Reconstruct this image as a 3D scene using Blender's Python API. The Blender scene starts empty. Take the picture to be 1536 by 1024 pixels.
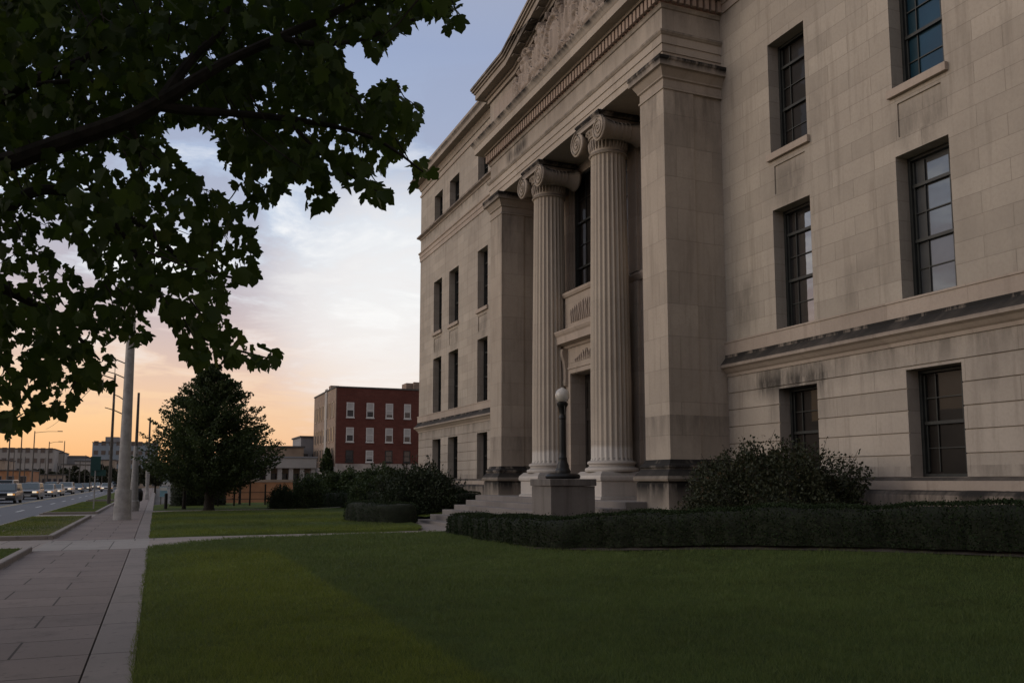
import bpy, bmesh, math, random
import numpy as np
from mathutils import Vector
R=math.radians
rng=np.random.default_rng(7); random.seed(7)
scene=bpy.context.scene; col=scene.collection
# ---------------------------------------------------------------- camera (34 mm-like shift lens, tilted up a little)
CAMZ=1.7; FPX=1300.; YAW=R(22.18); PIT=R(6.23)
cd=bpy.data.cameras.new('camera'); cam=bpy.data.objects.new('camera',cd); col.objects.link(cam)
cam.location=(0,0,CAMZ); cam.rotation_euler=(R(90)+PIT,0,-YAW)
cd.sensor_width=36; cd.lens=36*FPX/1536; cd.shift_y=66/1536; cd.clip_start=.1; cd.clip_end=9000
scene.camera=cam
FW=np.array((math.sin(YAW)*math.cos(PIT),math.cos(YAW)*math.cos(PIT),math.sin(PIT)))
RT=np.array((math.cos(YAW),-math.sin(YAW),0.)); UP=np.array((-math.sin(YAW)*math.sin(PIT),-math.cos(YAW)*math.sin(PIT),math.cos(PIT)))
def project(P):                       # only used to thin vegetation no one can see
    d=np.asarray(P,float)-np.array((0,0,CAMZ)); c=d@FW
    return 768+FPX*(d@RT)/c, 578-FPX*(d@UP)/c, c
def spot(u,v,dep):                    # a point at a given distance along a line of sight of the survey
    return np.array((0,0,CAMZ))+dep*(FW+(u-768)/FPX*RT+(578-v)/FPX*UP)

# ---------------------------------------------------------------- helpers
class MB:
    def __init__(s): s.v=[]; s.f=[]
    def quad(s,a,b,c,d):
        i=len(s.v); s.v+=[a,b,c,d]; s.f.append((i,i+1,i+2,i+3))
    def poly(s,pts):
        i=len(s.v); s.v+=list(pts); s.f.append(tuple(range(i,i+len(pts))))
    def box(s,x0,x1,y0,y1,z0,z1):
        i=len(s.v); s.v+=[(x,y,z) for z in(z0,z1) for y in(y0,y1) for x in(x0,x1)]
        s.f+=[(i,i+2,i+3,i+1),(i+4,i+5,i+7,i+6),(i,i+1,i+5,i+4),(i+2,i+6,i+7,i+3),(i,i+4,i+6,i+2),(i+1,i+3,i+7,i+5)]
    def bar(s,a,b,w,h=None):
        a=Vector(a);b=Vector(b);h=h or w;d=(b-a).normalized()
        u=d.cross(Vector((0,0,1)));u=u.normalized() if u.length>1e-4 else Vector((1,0,0)); n=u.cross(d)
        i=len(s.v)
        for p in(a,b):
            for q,r in((-1,-1),(1,-1),(1,1),(-1,1)): s.v.append(tuple(p+u*q*w/2+n*r*h/2))
        s.f+=[(i,i+1,i+2,i+3),(i+7,i+6,i+5,i+4)]+[(i+k,i+4+k,i+4+(k+1)%4,i+(k+1)%4) for k in range(4)]
    def tube(s,pts,rad,n=8,cap=True):
        pts=[Vector(p) for p in pts]
        if not hasattr(rad,'__len__'): rad=[rad]*len(pts)
        i0=len(s.v); ref=None
        for k,p in enumerate(pts):
            d=(pts[min(k+1,len(pts)-1)]-pts[max(k-1,0)]).normalized()
            if ref is None: ref=Vector((1,0,0)) if abs(d.x)<.8 else Vector((0,1,0))
            u=(ref-d*ref.dot(d)).normalized(); ref=u; w=d.cross(u)
            for j in range(n):
                a=2*math.pi*j/n; s.v.append(tuple(p+(u*math.cos(a)+w*math.sin(a))*rad[k]))
        for k in range(len(pts)-1):
            for j in range(n):
                a=i0+k*n; s.f.append((a+j,a+(j+1)%n,a+n+(j+1)%n,a+n+j))
        if cap:
            s.f.append(tuple(reversed(range(i0,i0+n)))); e=i0+(len(pts)-1)*n; s.f.append(tuple(range(e,e+n)))
    def lathe(s,prof,c=(0,0,0),n=24,axis='z'):
        i0=len(s.v)
        for r,h in prof:
            for j in range(n):
                a=2*math.pi*j/n
                if axis=='z': s.v.append((c[0]+r*math.cos(a),c[1]+r*math.sin(a),c[2]+h))
                else: s.v.append((c[0]+h,c[1]+r*math.cos(a),c[2]+r*math.sin(a)))
        for k in range(len(prof)-1):
            for j in range(n):
                a=i0+k*n; s.f.append((a+j,a+(j+1)%n,a+n+(j+1)%n,a+n+j))
        s.f.append(tuple(reversed(range(i0,i0+n)))); e=i0+(len(prof)-1)*n; s.f.append(tuple(range(e,e+n)))
    def prism(s,poly,axis,a,b):       # polygon extruded along an axis
        mk={'x':lambda t,p:(t,p[0],p[1]),'y':lambda t,p:(p[0],t,p[1]),'z':lambda t,p:(p[0],p[1],t)}[axis]
        i=len(s.v); n=len(poly); s.v+=[mk(a,p) for p in poly]+[mk(b,p) for p in poly]
        s.f+=[tuple(range(i,i+n)),tuple(reversed(range(i+n,i+2*n)))]+[(i+k,i+n+k,i+n+(k+1)%n,i+(k+1)%n) for k in range(n)]
    def ring(s,x0,x1,y0,y1,prof):     # moulding profile [(outward offset, z)] run round a rectangle
        i0=len(s.v)
        for o,z in prof: s.v+=[(x1+o,y0-o,z),(x0-o,y0-o,z),(x0-o,y1+o,z),(x1+o,y1+o,z)]
        for k in range(len(prof)-1):
            a=i0+4*k
            for j in range(4): s.f.append((a+j,a+(j+1)%4,a+4+(j+1)%4,a+4+j))
        s.f.append((i0,i0+1,i0+2,i0+3)); e=i0+4*(len(prof)-1); s.f.append((e+3,e+2,e+1,e))
    def build(s,name,mat,parent=None,smooth=False,bevel=0,recalc=True):
        me=bpy.data.meshes.new(name); off=Vector(parent_loc(parent))
        me.from_pydata([tuple(Vector(v)-off) for v in s.v],[],s.f)
        if recalc:
            bm=bmesh.new(); bm.from_mesh(me); bmesh.ops.recalc_face_normals(bm,faces=bm.faces)
            if bevel:
                bmesh.ops.remove_doubles(bm,verts=bm.verts,dist=1e-4)
                es=[e for e in bm.edges if len(e.link_faces)==2 and e.calc_face_angle(0)>R(40)]
                bmesh.ops.bevel(bm,geom=es,offset=bevel,segments=2,affect='EDGES',profile=.6,clamp_overlap=True)
            bm.to_mesh(me); bm.free()
        if smooth:
            me.polygons.foreach_set('use_smooth',[True]*len(me.polygons))
            try: me.set_sharp_from_angle(angle=R(38))
            except Exception: pass
        return link(name,me,mat,parent)
def parent_loc(p):
    l=Vector((0,0,0))
    while p is not None: l+=p.location; p=p.parent
    return l
def link(name,me,mat,parent=None):
    if mat: me.materials.append(mat)
    o=bpy.data.objects.new(name,me); col.objects.link(o); o.parent=parent
    return o
def tag(o,label=None,cat=None,group=None,kind=None):
    if label:o['label']=label
    if cat:o['category']=cat
    if group:o['group']=group
    if kind:o['kind']=kind
    return o
def empty(name,loc,label=None,cat=None,group=None):
    o=bpy.data.objects.new(name,None); col.objects.link(o); o.location=loc; o.empty_display_size=.3
    return tag(o,label,cat,group)
def copy_tree(o,parent=None):
    c=o.copy(); col.objects.link(c); c.parent=parent
    for ch in list(o.children): copy_tree(ch,c)
    return c
def np_mesh(name,V,F,mat,parent=None,smooth=False):
    me=bpy.data.meshes.new(name); V=np.ascontiguousarray(V,np.float32)-np.array(parent_loc(parent),np.float32); F=np.ascontiguousarray(F,np.int32)
    n,k=F.shape; me.vertices.add(len(V)); me.vertices.foreach_set('co',V.ravel())
    me.loops.add(n*k); me.loops.foreach_set('vertex_index',F.ravel())
    me.polygons.add(n); me.polygons.foreach_set('loop_start',np.arange(0,n*k,k,dtype=np.int32))
    try: me.polygons.foreach_set('loop_total',np.full(n,k,np.int32))
    except Exception: pass
    me.update(calc_edges=True); me.validate()
    return link(name,me,mat,parent)
def leaf_cloud(name,P,size,mat,parent=None,flat=.0,aspect=.6,out=None):
    """small pointed leaves (two triangles each) at points P with random turns"""
    P=np.asarray(P,float); n=len(P); s=np.asarray(size)*np.ones(n)*(rng.uniform(.65,1.35,n))
    d=rng.normal(size=(n,3)); 
    if out is not None: d=d*.8+np.asarray(out)*1.0
    d[:,2]*=(1-flat); d/=np.linalg.norm(d,axis=1)[:,None]
    e=rng.normal(size=(n,3)); e-=d*(e*d).sum(1)[:,None]; e/=np.linalg.norm(e,axis=1)[:,None]
    nn=np.cross(d,e)
    a=P-d*s[:,None]*.5; c=P+d*s[:,None]*.5; w=(s*aspect*.5)[:,None]
    b=P+e*w+nn*w*.3; b2=P-e*w+nn*w*.3
    V=np.stack([a,b,c,b2],1).reshape(-1,3); F=np.arange(4*n).reshape(n,4)
    return np_mesh(name,V,F,mat,parent)

# ---------------------------------------------------------------- materials
class NT:
    def __init__(s,tree): s.t=tree
    def n(s,typ,ins=None,**kw):
        nd=s.t.nodes.new(typ)
        for k,v in kw.items(): setattr(nd,k,v)
        for k,v in (ins or {}).items():
            if hasattr(v,'is_linked') or hasattr(v,'links'): s.t.links.new(v,nd.inputs[k])
            else: nd.inputs[k].default_value=v
        return nd
    def math(s,op,a,b=None,c=None,clamp=False):
        nd=s.t.nodes.new('ShaderNodeMath'); nd.operation=op; nd.use_clamp=clamp
        for i,v in enumerate((a,b,c)):
            if v is None: continue
            if hasattr(v,'links'): s.t.links.new(v,nd.inputs[i])
            else: nd.inputs[i].default_value=v
        return nd.outputs[0]
    def mix(s,f,a,b,typ='MIX'):
        nd=s.t.nodes.new('ShaderNodeMix'); nd.data_type='RGBA'; nd.blend_type=typ
        for i,v in ((0,f),(6,a),(7,b)):
            if hasattr(v,'links'): s.t.links.new(v,nd.inputs[i])
            else: nd.inputs[i].default_value=v if i==0 else (tuple(v)+(1,))[:4]
        return nd.outputs[2]
    def ramp(s,f,stops,interp='LINEAR'):
        nd=s.t.nodes.new('ShaderNodeValToRGB'); nd.color_ramp.interpolation=interp; el=nd.color_ramp.elements
        while len(el)>1: el.remove(el[-1])
        for k,(p,c) in enumerate(stops):
            e=el[0] if k==0 else el.new(p); e.position=p; c=(c,c,c) if not hasattr(c,'__len__') else c; e.color=tuple(c[:3])+(1,)
        s.t.links.new(f,nd.inputs[0]); return nd.outputs[0]
    def noise(s,vec,scale,detail=4,rough=.55,dist=0):
        nd=s.n('ShaderNodeTexNoise',{'Scale':scale,'Detail':detail,'Roughness':rough,'Distortion':dist})
        if vec is not None: s.t.links.new(vec,nd.inputs['Vector'])
        return nd.outputs['Fac']
    def sep(s,v): return s.n('ShaderNodeSeparateXYZ',{0:v}).outputs
    def comb(s,x,y,z):
        nd=s.t.nodes.new('ShaderNodeCombineXYZ')
        for i,v in enumerate((x,y,z)):
            if hasattr(v,'links'): s.t.links.new(v,nd.inputs[i])
            else: nd.inputs[i].default_value=v
        return nd.outputs[0]
def material(name):
    m=bpy.data.materials.new(name); m.use_nodes=True; t=m.node_tree; t.nodes.clear(); g=NT(t)
    out=g.n('ShaderNodeOutputMaterial'); return m,g,out
def finish(g,out,color,rough=.8,bump=None,spec=.3,metal=0,strength=.5,dist=.02,normal=None):
    p=g.n('ShaderNodeBsdfPrincipled')
    def s(k,v):
        if hasattr(v,'links'): g.t.links.new(v,p.inputs[k])
        else: p.inputs[k].default_value=(tuple(v)+(1,))[:4] if hasattr(v,'__len__') else v
    s('Base Color',color); s('Roughness',rough); s('Specular IOR Level',spec); s('Metallic',metal)
    if bump is not None:
        b=g.n('ShaderNodeBump',{'Height':bump,'Strength':strength,'Distance':dist}); g.t.links.new(b.outputs[0],p.inputs['Normal'])
    g.t.links.new(p.outputs[0],out.inputs[0]); return p
def plain(name,c,rough=.6,metal=0,spec=.4,var=.25,scale=3.,emit=None):
    m,g,out=material(name); pos=g.n('ShaderNodeNewGeometry').outputs['Position']
    n=g.noise(pos,scale,5,.6); lo=tuple(x*(1-var) for x in c); hi=tuple(min(1,x*(1+var)) for x in c)
    colr=g.ramp(n,[(.3,lo),(.7,hi)])
    p=finish(g,out,colr,rough,n,spec,metal,.15,.01)
    if emit: p.inputs['Emission Color'].default_value=tuple(emit[:3])+(1,); p.inputs['Emission Strength'].default_value=emit[3]
    return m
def stone(name,base,rowh=.45,roww=1.25,z0=0.,dirt=(),joint=1.,blockvar=.12,top=.55,grad=None,streak=.35,grime=(),thr=(.40,.64)):
    """limestone: ashlar joints, block-to-block tone, rain streaks, soot lying on upward faces, stain bands hanging below ledges"""
    m,g,out=material(name); geo=g.n('ShaderNodeNewGeometry'); pos=geo.outputs['Position']; x,y,z=g.sep(pos)
    u=g.math('ADD',x,y)
    zz=g.math('SUBTRACT',z,z0)
    vec=g.comb(u,zz,0.)
    br=g.n('ShaderNodeTexBrick',{'Vector':vec,'Color1':(0.,0.,0.,1),'Color2':(1.,1.,1.,1),'Mortar':(.5,.5,.5,1),'Scale':1.,'Mortar Size':.006,'Mortar Smooth':.3,'Bias':0.,'Brick Width':roww,'Row Height':rowh})
    br.offset=.5; br.squash=1.; 
    c=tuple(base)
    big=g.noise(pos,.35,4,.6); mid=g.noise(pos,1.7,6,.65); fine=g.noise(pos,14.,6,.7)
    colr=g.mix(br.outputs['Color'],tuple(v*(1-blockvar) for v in c),tuple(min(1,v*(1+blockvar)) for v in c))
    colr=g.mix(g.ramp(big,[(.38,0.),(.68,.55)]),colr,(c[0]*.72,c[1]*.70,c[2]*.70))
    colr=g.mix(g.ramp(mid,[(.42,0.),(.75,.4)]),colr,(c[0]*1.12,c[1]*1.1,c[2]*1.08))
    colr=g.mix(g.ramp(fine,[(.45,0.),(.8,.35)]),colr,(c[0]*.6,c[1]*.58,c[2]*.56))
    st=g.noise(g.comb(g.math('MULTIPLY',u,3.2),g.math('MULTIPLY',z,.22),0.),1.,6,.65)
    colr=g.mix(g.math('MULTIPLY',g.ramp(st,[(.52,0.),(.75,1.)]),streak),colr,(c[0]*.45,c[1]*.43,c[2]*.41))
    if joint: colr=g.mix(g.math('MULTIPLY',br.outputs['Fac'],.45*joint),colr,(c[0]*.35,c[1]*.33,c[2]*.3))
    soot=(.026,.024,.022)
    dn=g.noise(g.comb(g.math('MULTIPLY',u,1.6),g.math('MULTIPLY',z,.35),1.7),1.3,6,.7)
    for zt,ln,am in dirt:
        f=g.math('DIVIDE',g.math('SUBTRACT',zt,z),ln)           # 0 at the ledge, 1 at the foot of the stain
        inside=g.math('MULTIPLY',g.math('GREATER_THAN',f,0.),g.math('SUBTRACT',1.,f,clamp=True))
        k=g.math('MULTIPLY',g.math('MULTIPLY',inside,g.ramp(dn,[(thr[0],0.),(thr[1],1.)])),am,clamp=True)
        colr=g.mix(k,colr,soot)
    for (ya,yb,za,zb,am) in grime:                               # stains of their own outline on one patch of wall
        def win(v,a,b,e):
            return g.math('MULTIPLY',g.math('DIVIDE',g.math('SUBTRACT',v,a),e,clamp=True),g.math('DIVIDE',g.math('SUBTRACT',b,v),e,clamp=True))
        k=g.math('MULTIPLY',win(y,ya,yb,.45),win(z,za,zb,.5)); k=g.math('MULTIPLY',k,g.ramp(dn,[(.34,0.),(.56,1.)]))
        colr=g.mix(g.math('MULTIPLY',k,am,clamp=True),colr,soot)
    if grad:                                                     # cleaned foot of the columns
        f=g.math('DIVIDE',g.math('SUBTRACT',grad[0],g.math('ADD',z,g.math('MULTIPLY',mid,.25))),.12,clamp=True)
        colr=g.mix(g.math('MULTIPLY',f,grad[1]),colr,(.60,.565,.52))
    nz=g.sep(geo.outputs['True Normal'])[2]
    colr=g.mix(g.math('MULTIPLY',g.math('MULTIPLY',g.ramp(nz,[(.25,0.),(.6,1.)]),top),g.ramp(mid,[(.2,.75),(.55,1.)])),colr,soot)
    h=g.math('ADD',g.math('MULTIPLY',br.outputs['Fac'],-1.2*joint),g.math('ADD',g.math('MULTIPLY',fine,.25),g.math('MULTIPLY',mid,.35)))
    finish(g,out,colr,.88,h,.2,0,.55,.015); return m
def leafmat(name,c1,c2,trans=.3,rough=.55,scale=1.2,third=None):
    m,g,out=material(name); geo=g.n('ShaderNodeNewGeometry'); rnd=geo.outputs['Random Per Island']; pos=geo.outputs['Position']
    n=g.noise(pos,scale,3,.6); f=g.math('ADD',g.math('MULTIPLY',rnd,.55),g.math('MULTIPLY',n,.5))
    stops=[(.25,c1),(.75,c2)]
    if third: stops.append((.90,third))
    c=g.ramp(f,stops)
    p=g.n('ShaderNodeBsdfPrincipled',{'Roughness':rough,'Specular IOR Level':.25}); g.t.links.new(c,p.inputs['Base Color'])
    tr=g.n('ShaderNodeBsdfTranslucent'); g.t.links.new(g.mix(.5,c,tuple(x*1.6 for x in c2)),tr.inputs[0])
    mx=g.n('ShaderNodeMixShader',{0:trans}); g.t.links.new(p.outputs[0],mx.inputs[1]); g.t.links.new(tr.outputs[0],mx.inputs[2])
    g.t.links.new(mx.outputs[0],out.inputs[0]); return m
def glass(name,base,gl=.22,tint=(1,1,1)):
    m,g,out=material(name); pos=g.n('ShaderNodeNewGeometry').outputs['Position']
    b=g.n('ShaderNodeBump',{'Height':g.noise(pos,1.5,2,.5),'Strength':.06,'Distance':.02})
    d=g.n('ShaderNodeBsdfPrincipled',{'Roughness':.4,'Specular IOR Level':.2}); g.t.links.new(g.ramp(g.noise(pos,.9,3),[(.3,tuple(x*.6 for x in base)),(.7,tuple(x*1.3 for x in base))]),d.inputs['Base Color'])
    s=g.n('ShaderNodeBsdfGlossy',{'Roughness':.015,'Color':tuple(tint)+(1,)}); g.t.links.new(b.outputs[0],s.inputs['Normal'])
    lw=g.n('ShaderNodeFresnel',{'IOR':1.5}); f=g.math('ADD',g.math('MULTIPLY',lw.outputs[0],.36),gl,clamp=True)
    mx=g.n('ShaderNodeMixShader',{0:f}); g.t.links.new(d.outputs[0],mx.inputs[1]); g.t.links.new(s.outputs[0],mx.inputs[2]); g.t.links.new(mx.outputs[0],out.inputs[0]); return m
LS=(.415,.365,.305)
M={}
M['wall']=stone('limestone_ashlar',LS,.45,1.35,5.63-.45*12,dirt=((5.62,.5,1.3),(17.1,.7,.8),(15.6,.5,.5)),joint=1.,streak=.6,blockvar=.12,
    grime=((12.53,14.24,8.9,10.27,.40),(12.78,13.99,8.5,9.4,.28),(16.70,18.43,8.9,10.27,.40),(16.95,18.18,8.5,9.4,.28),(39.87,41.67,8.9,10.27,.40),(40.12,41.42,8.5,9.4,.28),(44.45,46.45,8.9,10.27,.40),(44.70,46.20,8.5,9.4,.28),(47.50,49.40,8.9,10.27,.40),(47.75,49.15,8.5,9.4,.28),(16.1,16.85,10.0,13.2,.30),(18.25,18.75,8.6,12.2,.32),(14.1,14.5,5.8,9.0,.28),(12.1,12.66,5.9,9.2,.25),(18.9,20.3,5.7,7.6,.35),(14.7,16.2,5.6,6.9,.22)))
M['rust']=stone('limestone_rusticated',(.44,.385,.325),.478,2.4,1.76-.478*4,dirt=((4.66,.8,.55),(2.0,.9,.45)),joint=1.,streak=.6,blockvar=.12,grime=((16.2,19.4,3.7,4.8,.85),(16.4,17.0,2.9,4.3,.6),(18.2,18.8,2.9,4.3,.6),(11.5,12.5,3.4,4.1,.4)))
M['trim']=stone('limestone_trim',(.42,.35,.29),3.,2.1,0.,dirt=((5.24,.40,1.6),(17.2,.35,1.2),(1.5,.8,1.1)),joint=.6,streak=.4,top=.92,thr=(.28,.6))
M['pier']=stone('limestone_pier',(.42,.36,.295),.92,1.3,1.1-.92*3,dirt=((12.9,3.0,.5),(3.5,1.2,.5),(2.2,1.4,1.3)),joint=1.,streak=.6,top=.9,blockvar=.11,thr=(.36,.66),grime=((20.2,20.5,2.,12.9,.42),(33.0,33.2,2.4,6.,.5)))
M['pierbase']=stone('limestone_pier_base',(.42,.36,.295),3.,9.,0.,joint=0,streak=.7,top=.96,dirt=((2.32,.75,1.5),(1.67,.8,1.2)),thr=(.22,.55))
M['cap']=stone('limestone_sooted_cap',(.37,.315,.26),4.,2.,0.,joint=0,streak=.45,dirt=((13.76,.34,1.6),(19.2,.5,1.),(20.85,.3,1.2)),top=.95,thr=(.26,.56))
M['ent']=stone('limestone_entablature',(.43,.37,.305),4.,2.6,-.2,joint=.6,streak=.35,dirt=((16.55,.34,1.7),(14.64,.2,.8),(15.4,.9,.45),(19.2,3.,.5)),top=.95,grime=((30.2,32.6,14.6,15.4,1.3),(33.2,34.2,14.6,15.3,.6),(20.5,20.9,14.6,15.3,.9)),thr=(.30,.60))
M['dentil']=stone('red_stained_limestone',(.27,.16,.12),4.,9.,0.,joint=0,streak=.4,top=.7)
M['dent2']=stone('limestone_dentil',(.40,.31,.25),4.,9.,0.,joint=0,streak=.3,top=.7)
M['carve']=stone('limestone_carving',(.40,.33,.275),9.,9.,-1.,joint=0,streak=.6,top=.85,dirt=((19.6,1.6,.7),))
M['col']=stone('limestone_column',(.45,.39,.32),2.3,20.,2.95-2.3*2,joint=.5,streak=.25,grad=(2.95,.75),blockvar=.05,top=.6)
M['colbase']=stone('limestone_cleaned_base',(.56,.515,.465),3.,9.,0.,joint=0,streak=.3,top=.35)
M['step']=stone('granite_step',(.235,.212,.195),3.,1.9,0.,joint=.8,streak=.25,top=0.,blockvar=.15)
M['plinth']=stone('concrete_plinth',(.215,.195,.178),4.,9.,0.,joint=0,streak=.75,top=.25,dirt=((1.72,.5,.5),))
M['recess']=stone('limestone_recess',(.40,.335,.275),.75,1.1,0.,joint=.8,streak=.35)
M['soffit']=plain('soffit_plaster',(.30,.24,.20),.9,var=.35,scale=1.)
M['roof']=plain('dark_roofing',(.09,.085,.08),.9)
M['frame']=plain('dark_green_paint',(.028,.030,.028),.45,var=.3)
M['door']=plain('dark_bronze_door',(.022,.018,.015),.4,var=.4)
M['glass']=glass('window_glass',(.016,.013,.011),.0,(.72,.72,.74))
M['glassb']=glass('bright_window_glass',(.07,.072,.074),.13,(.80,.86,.92))
M['glassblue']=glass('blue_reflection_glass',(.004,.028,.045),.035,(.2,.55,.8))  # deep blue reflection painted into the pane's base and gloss colour
M['blind']=plain('pale_blind',(.33,.31,.29),.9,var=.1)
M['iron']=plain('black_iron',(.008,.008,.008),.45,var=.4,scale=9,spec=.35)
M['black']=plain('black_rubber',(.012,.012,.012),.8)
m,g,out=material('opal_globe'); p=finish(g,out,(.62,.58,.52),.25,None,.5); p.inputs['Transmission Weight'].default_value=.25; p.inputs['Subsurface Weight'].default_value=.0; M['globe']=m
M['bark']=plain('maple_bark',(.026,.021,.017),.95,var=.5,scale=14.)
M['maple']=leafmat('maple_leaf',(.024,.044,.008),(.058,.090,.014),.48,.55,.9,(.14,.16,.026))
M['linden']=leafmat('linden_leaf',(.022,.036,.012),(.050,.072,.022),.22,.6,.6,(.075,.095,.03))
M['hedge']=leafmat('hedge_leaf',(.012,.022,.007),(.022,.038,.011),.06,.8,1.1)
M['yew']=leafmat('yew_leaf',(.018,.026,.013),(.036,.050,.022),.12,.6,1.5)
M['shrub']=leafmat('shrub_leaf',(.024,.040,.014),(.050,.074,.024),.15,.6,1.0)
M['redshrub']=leafmat('reddish_shrub_leaf',(.019,.026,.012),(.040,.044,.020),.10,.6,1.2,(.075,.032,.018))
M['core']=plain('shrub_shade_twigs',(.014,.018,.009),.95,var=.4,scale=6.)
M['fartree']=leafmat('distant_leaf',(.020,.026,.014),(.050,.052,.028),.15,.6,.3)
def asphalt():
    m,g,out=material('asphalt'); pos=g.n('ShaderNodeNewGeometry').outputs['Position']; x,y,z=g.sep(pos)
    a=g.noise(pos,60.,3,.7); b=g.noise(g.comb(g.math('MULTIPLY',x,1.2),g.math('MULTIPLY',y,.05),0.),1.,5,.6)
    c=g.mix(b,(.085,.09,.10),(.15,.155,.165)); c=g.mix(g.math('MULTIPLY',a,.4),c,(.05,.05,.055))
    finish(g,out,c,.75,a,.3,0,.3,.01); return m
M['asphalt']=asphalt()
def paving(name,c,rw,rh,var=.1,x0=0.):
    m,g,out=material(name); pos=g.n('ShaderNodeNewGeometry').outputs['Position']; x,y,z=g.sep(pos)
    wob=g.noise(pos,.8,3); yy=g.math('ADD',y,g.math('MULTIPLY',wob,.05))
    br=g.n('ShaderNodeTexBrick',{'Vector':g.comb(g.math('SUBTRACT',x,x0),yy,0.),'Color1':(0,0,0,1),'Color2':(1,1,1,1),'Scale':1.,'Mortar Size':.013,'Mortar Smooth':.2,'Bias':0.,'Brick Width':rw,'Row Height':rh}); br.offset=.5
    big=g.noise(pos,.5,5,.65); fine=g.noise(pos,45.,4,.75); mid=g.noise(pos,4.,6,.7)
    cc=g.mix(br.outputs['Color'],tuple(v*(1-var) for v in c),tuple(v*(1+var) for v in c))
    cc=g.mix(g.ramp(big,[(.35,0.),(.7,.45)]),cc,tuple(v*.7 for v in c)); cc=g.mix(g.ramp(mid,[(.5,0.),(.75,.35)]),cc,tuple(v*1.25 for v in c))
    cc=g.mix(g.ramp(fine,[(.5,0.),(.8,.4)]),cc,tuple(v*.55 for v in c)); cc=g.mix(g.math('MULTIPLY',br.outputs['Fac'],.8),cc,(.025,.022,.018))
    vo=g.n('ShaderNodeTexVoronoi',{'Scale':.42,'Randomness':1.},feature='DISTANCE_TO_EDGE'); g.t.links.new(g.n('ShaderNodeVectorMath',{0:pos,1:g.n('ShaderNodeVectorMath',{0:g.n('ShaderNodeTexNoise',{'Vector':pos,'Scale':2.2,'Detail':6.}).outputs['Color'],1:(.22,.22,.22)},operation='MULTIPLY').outputs[0]},operation='ADD').outputs[0],vo.inputs['Vector'])
    crack=g.math('MULTIPLY',g.math('LESS_THAN',vo.outputs['Distance'],.004),g.ramp(g.noise(pos,.35,2),[(.66,0.),(.7,1.)]))
    cc=g.mix(g.math('MULTIPLY',crack,.7),cc,(.03,.026,.022))
    spot_=g.math('ADD',g.ramp(g.noise(pos,9.,2,.4),[(.64,0.),(.70,.5)]),g.ramp(g.noise(pos,1.1,5,.7),[(.55,0.),(.68,.45)])); cc=g.mix(spot_,cc,tuple(v*.5 for v in c))
    h=g.math('ADD',g.math('MULTIPLY',br.outputs['Fac'],-1.),g.math('ADD',g.math('MULTIPLY',fine,.2),g.math('MULTIPLY',mid,.15)))
    finish(g,out,cc,.85,h,.25,0,.6,.015); return m
M['pave']=paving('sidewalk_concrete',(.205,.168,.150),1.42,.97,.12,-.53)
M['paveedge']=paving('sidewalk_border_concrete',(.225,.196,.178),9.,1.94,.06,-4.)
M['paveL']=paving('light_concrete',(.30,.275,.25),1.05,9.,.08,-.5)
M['path']=paving('path_concrete',(.29,.25,.22),1.9,9.,.07)
M['kerb']=paving('kerb_stone',(.27,.24,.215),9.,1.8,.1)
M['white_line']=plain('road_paint_white',(.55,.55,.53),.7,var=.3,scale=8.); M['yellow_line']=plain('road_paint_yellow',(.42,.33,.17),.7,var=.35,scale=8.)
def grassmat(name,blade):
    m,g,out=material(name); geo=g.n('ShaderNodeNewGeometry'); pos=geo.outputs['Position']; x,y,z=g.sep(pos)
    n1=g.noise(pos,.45,5,.65); n2=g.noise(pos,3.,5,.7); n3=g.noise(pos,55.,3,.7)
    south=g.math('LESS_THAN',y,27.)
    # mower swaths 2.6 m wide cut parallel to the walk
    d=g.math('ADD',x,g.math('MULTIPLY',n2,.16))
    sw=g.math('SUBTRACT',1.,g.math('DIVIDE',g.math('SUBTRACT',d,2.58),.16,clamp=True)); sw=g.math('MULTIPLY',sw,g.math('ADD',.45,g.math('DIVIDE',g.math('SUBTRACT',d,.25),1.2,clamp=True),clamp=True))
    sw=g.math('MULTIPLY',sw,g.math('DIVIDE',g.math('SUBTRACT',23.,g.math('ADD',y,g.math('MULTIPLY',n1,2.))),1.5,clamp=True))
    sw=g.math('MULTIPLY',sw,south)
    nb=g.math('MULTIPLY',g.math('ADD',g.math('SINE',g.math('MULTIPLY',g.math('ADD',y,g.math('MULTIPLY',x,.12)),.9)),1.),.55)
    sw=g.math('ADD',sw,g.math('MULTIPLY',g.math('SUBTRACT',1.,south),nb))
    lo=g.mix(sw,(.062,.094,.024),(.092,.124,.018)); hi=g.mix(sw,(.108,.156,.042),(.155,.20,.030))
    c=g.mix(g.ramp(n1,[(.3,0.),(.7,1.)]),lo,hi); c=g.mix(g.ramp(n2,[(.45,0.),(.75,.5)]),c,(.060,.062,.020))
    if blade: c=g.mix(g.math('MULTIPLY',geo.outputs['Random Per Island'],.55),c,g.mix(sw,(.19,.23,.075),(.25,.275,.07)))
    else: c=g.mix(g.ramp(n3,[(.3,.75),(.7,0.)]),c,(.030,.038,.013))
    if blade:
        p=g.n('ShaderNodeBsdfPrincipled',{'Roughness':.6,'Specular IOR Level':.2}); g.t.links.new(c,p.inputs['Base Color'])
        tr=g.n('ShaderNodeBsdfTranslucent'); g.t.links.new(c,tr.inputs[0]); mx=g.n('ShaderNodeMixShader',{0:.3})
        g.t.links.new(p.outputs[0],mx.inputs[1]); g.t.links.new(tr.outputs[0],mx.inputs[2]); g.t.links.new(mx.outputs[0],out.inputs[0])
    else: finish(g,out,c,.95,g.math('ADD',n3,g.math('MULTIPLY',n2,.5)),.1,0,1.,.05)
    return m
M['turf']=grassmat('lawn_turf',False); M['blade']=grassmat('lawn_blades',True)
M['dryturf']=plain('worn_turf',(.10,.082,.034),.95,var=.5,scale=2.5)
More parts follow.
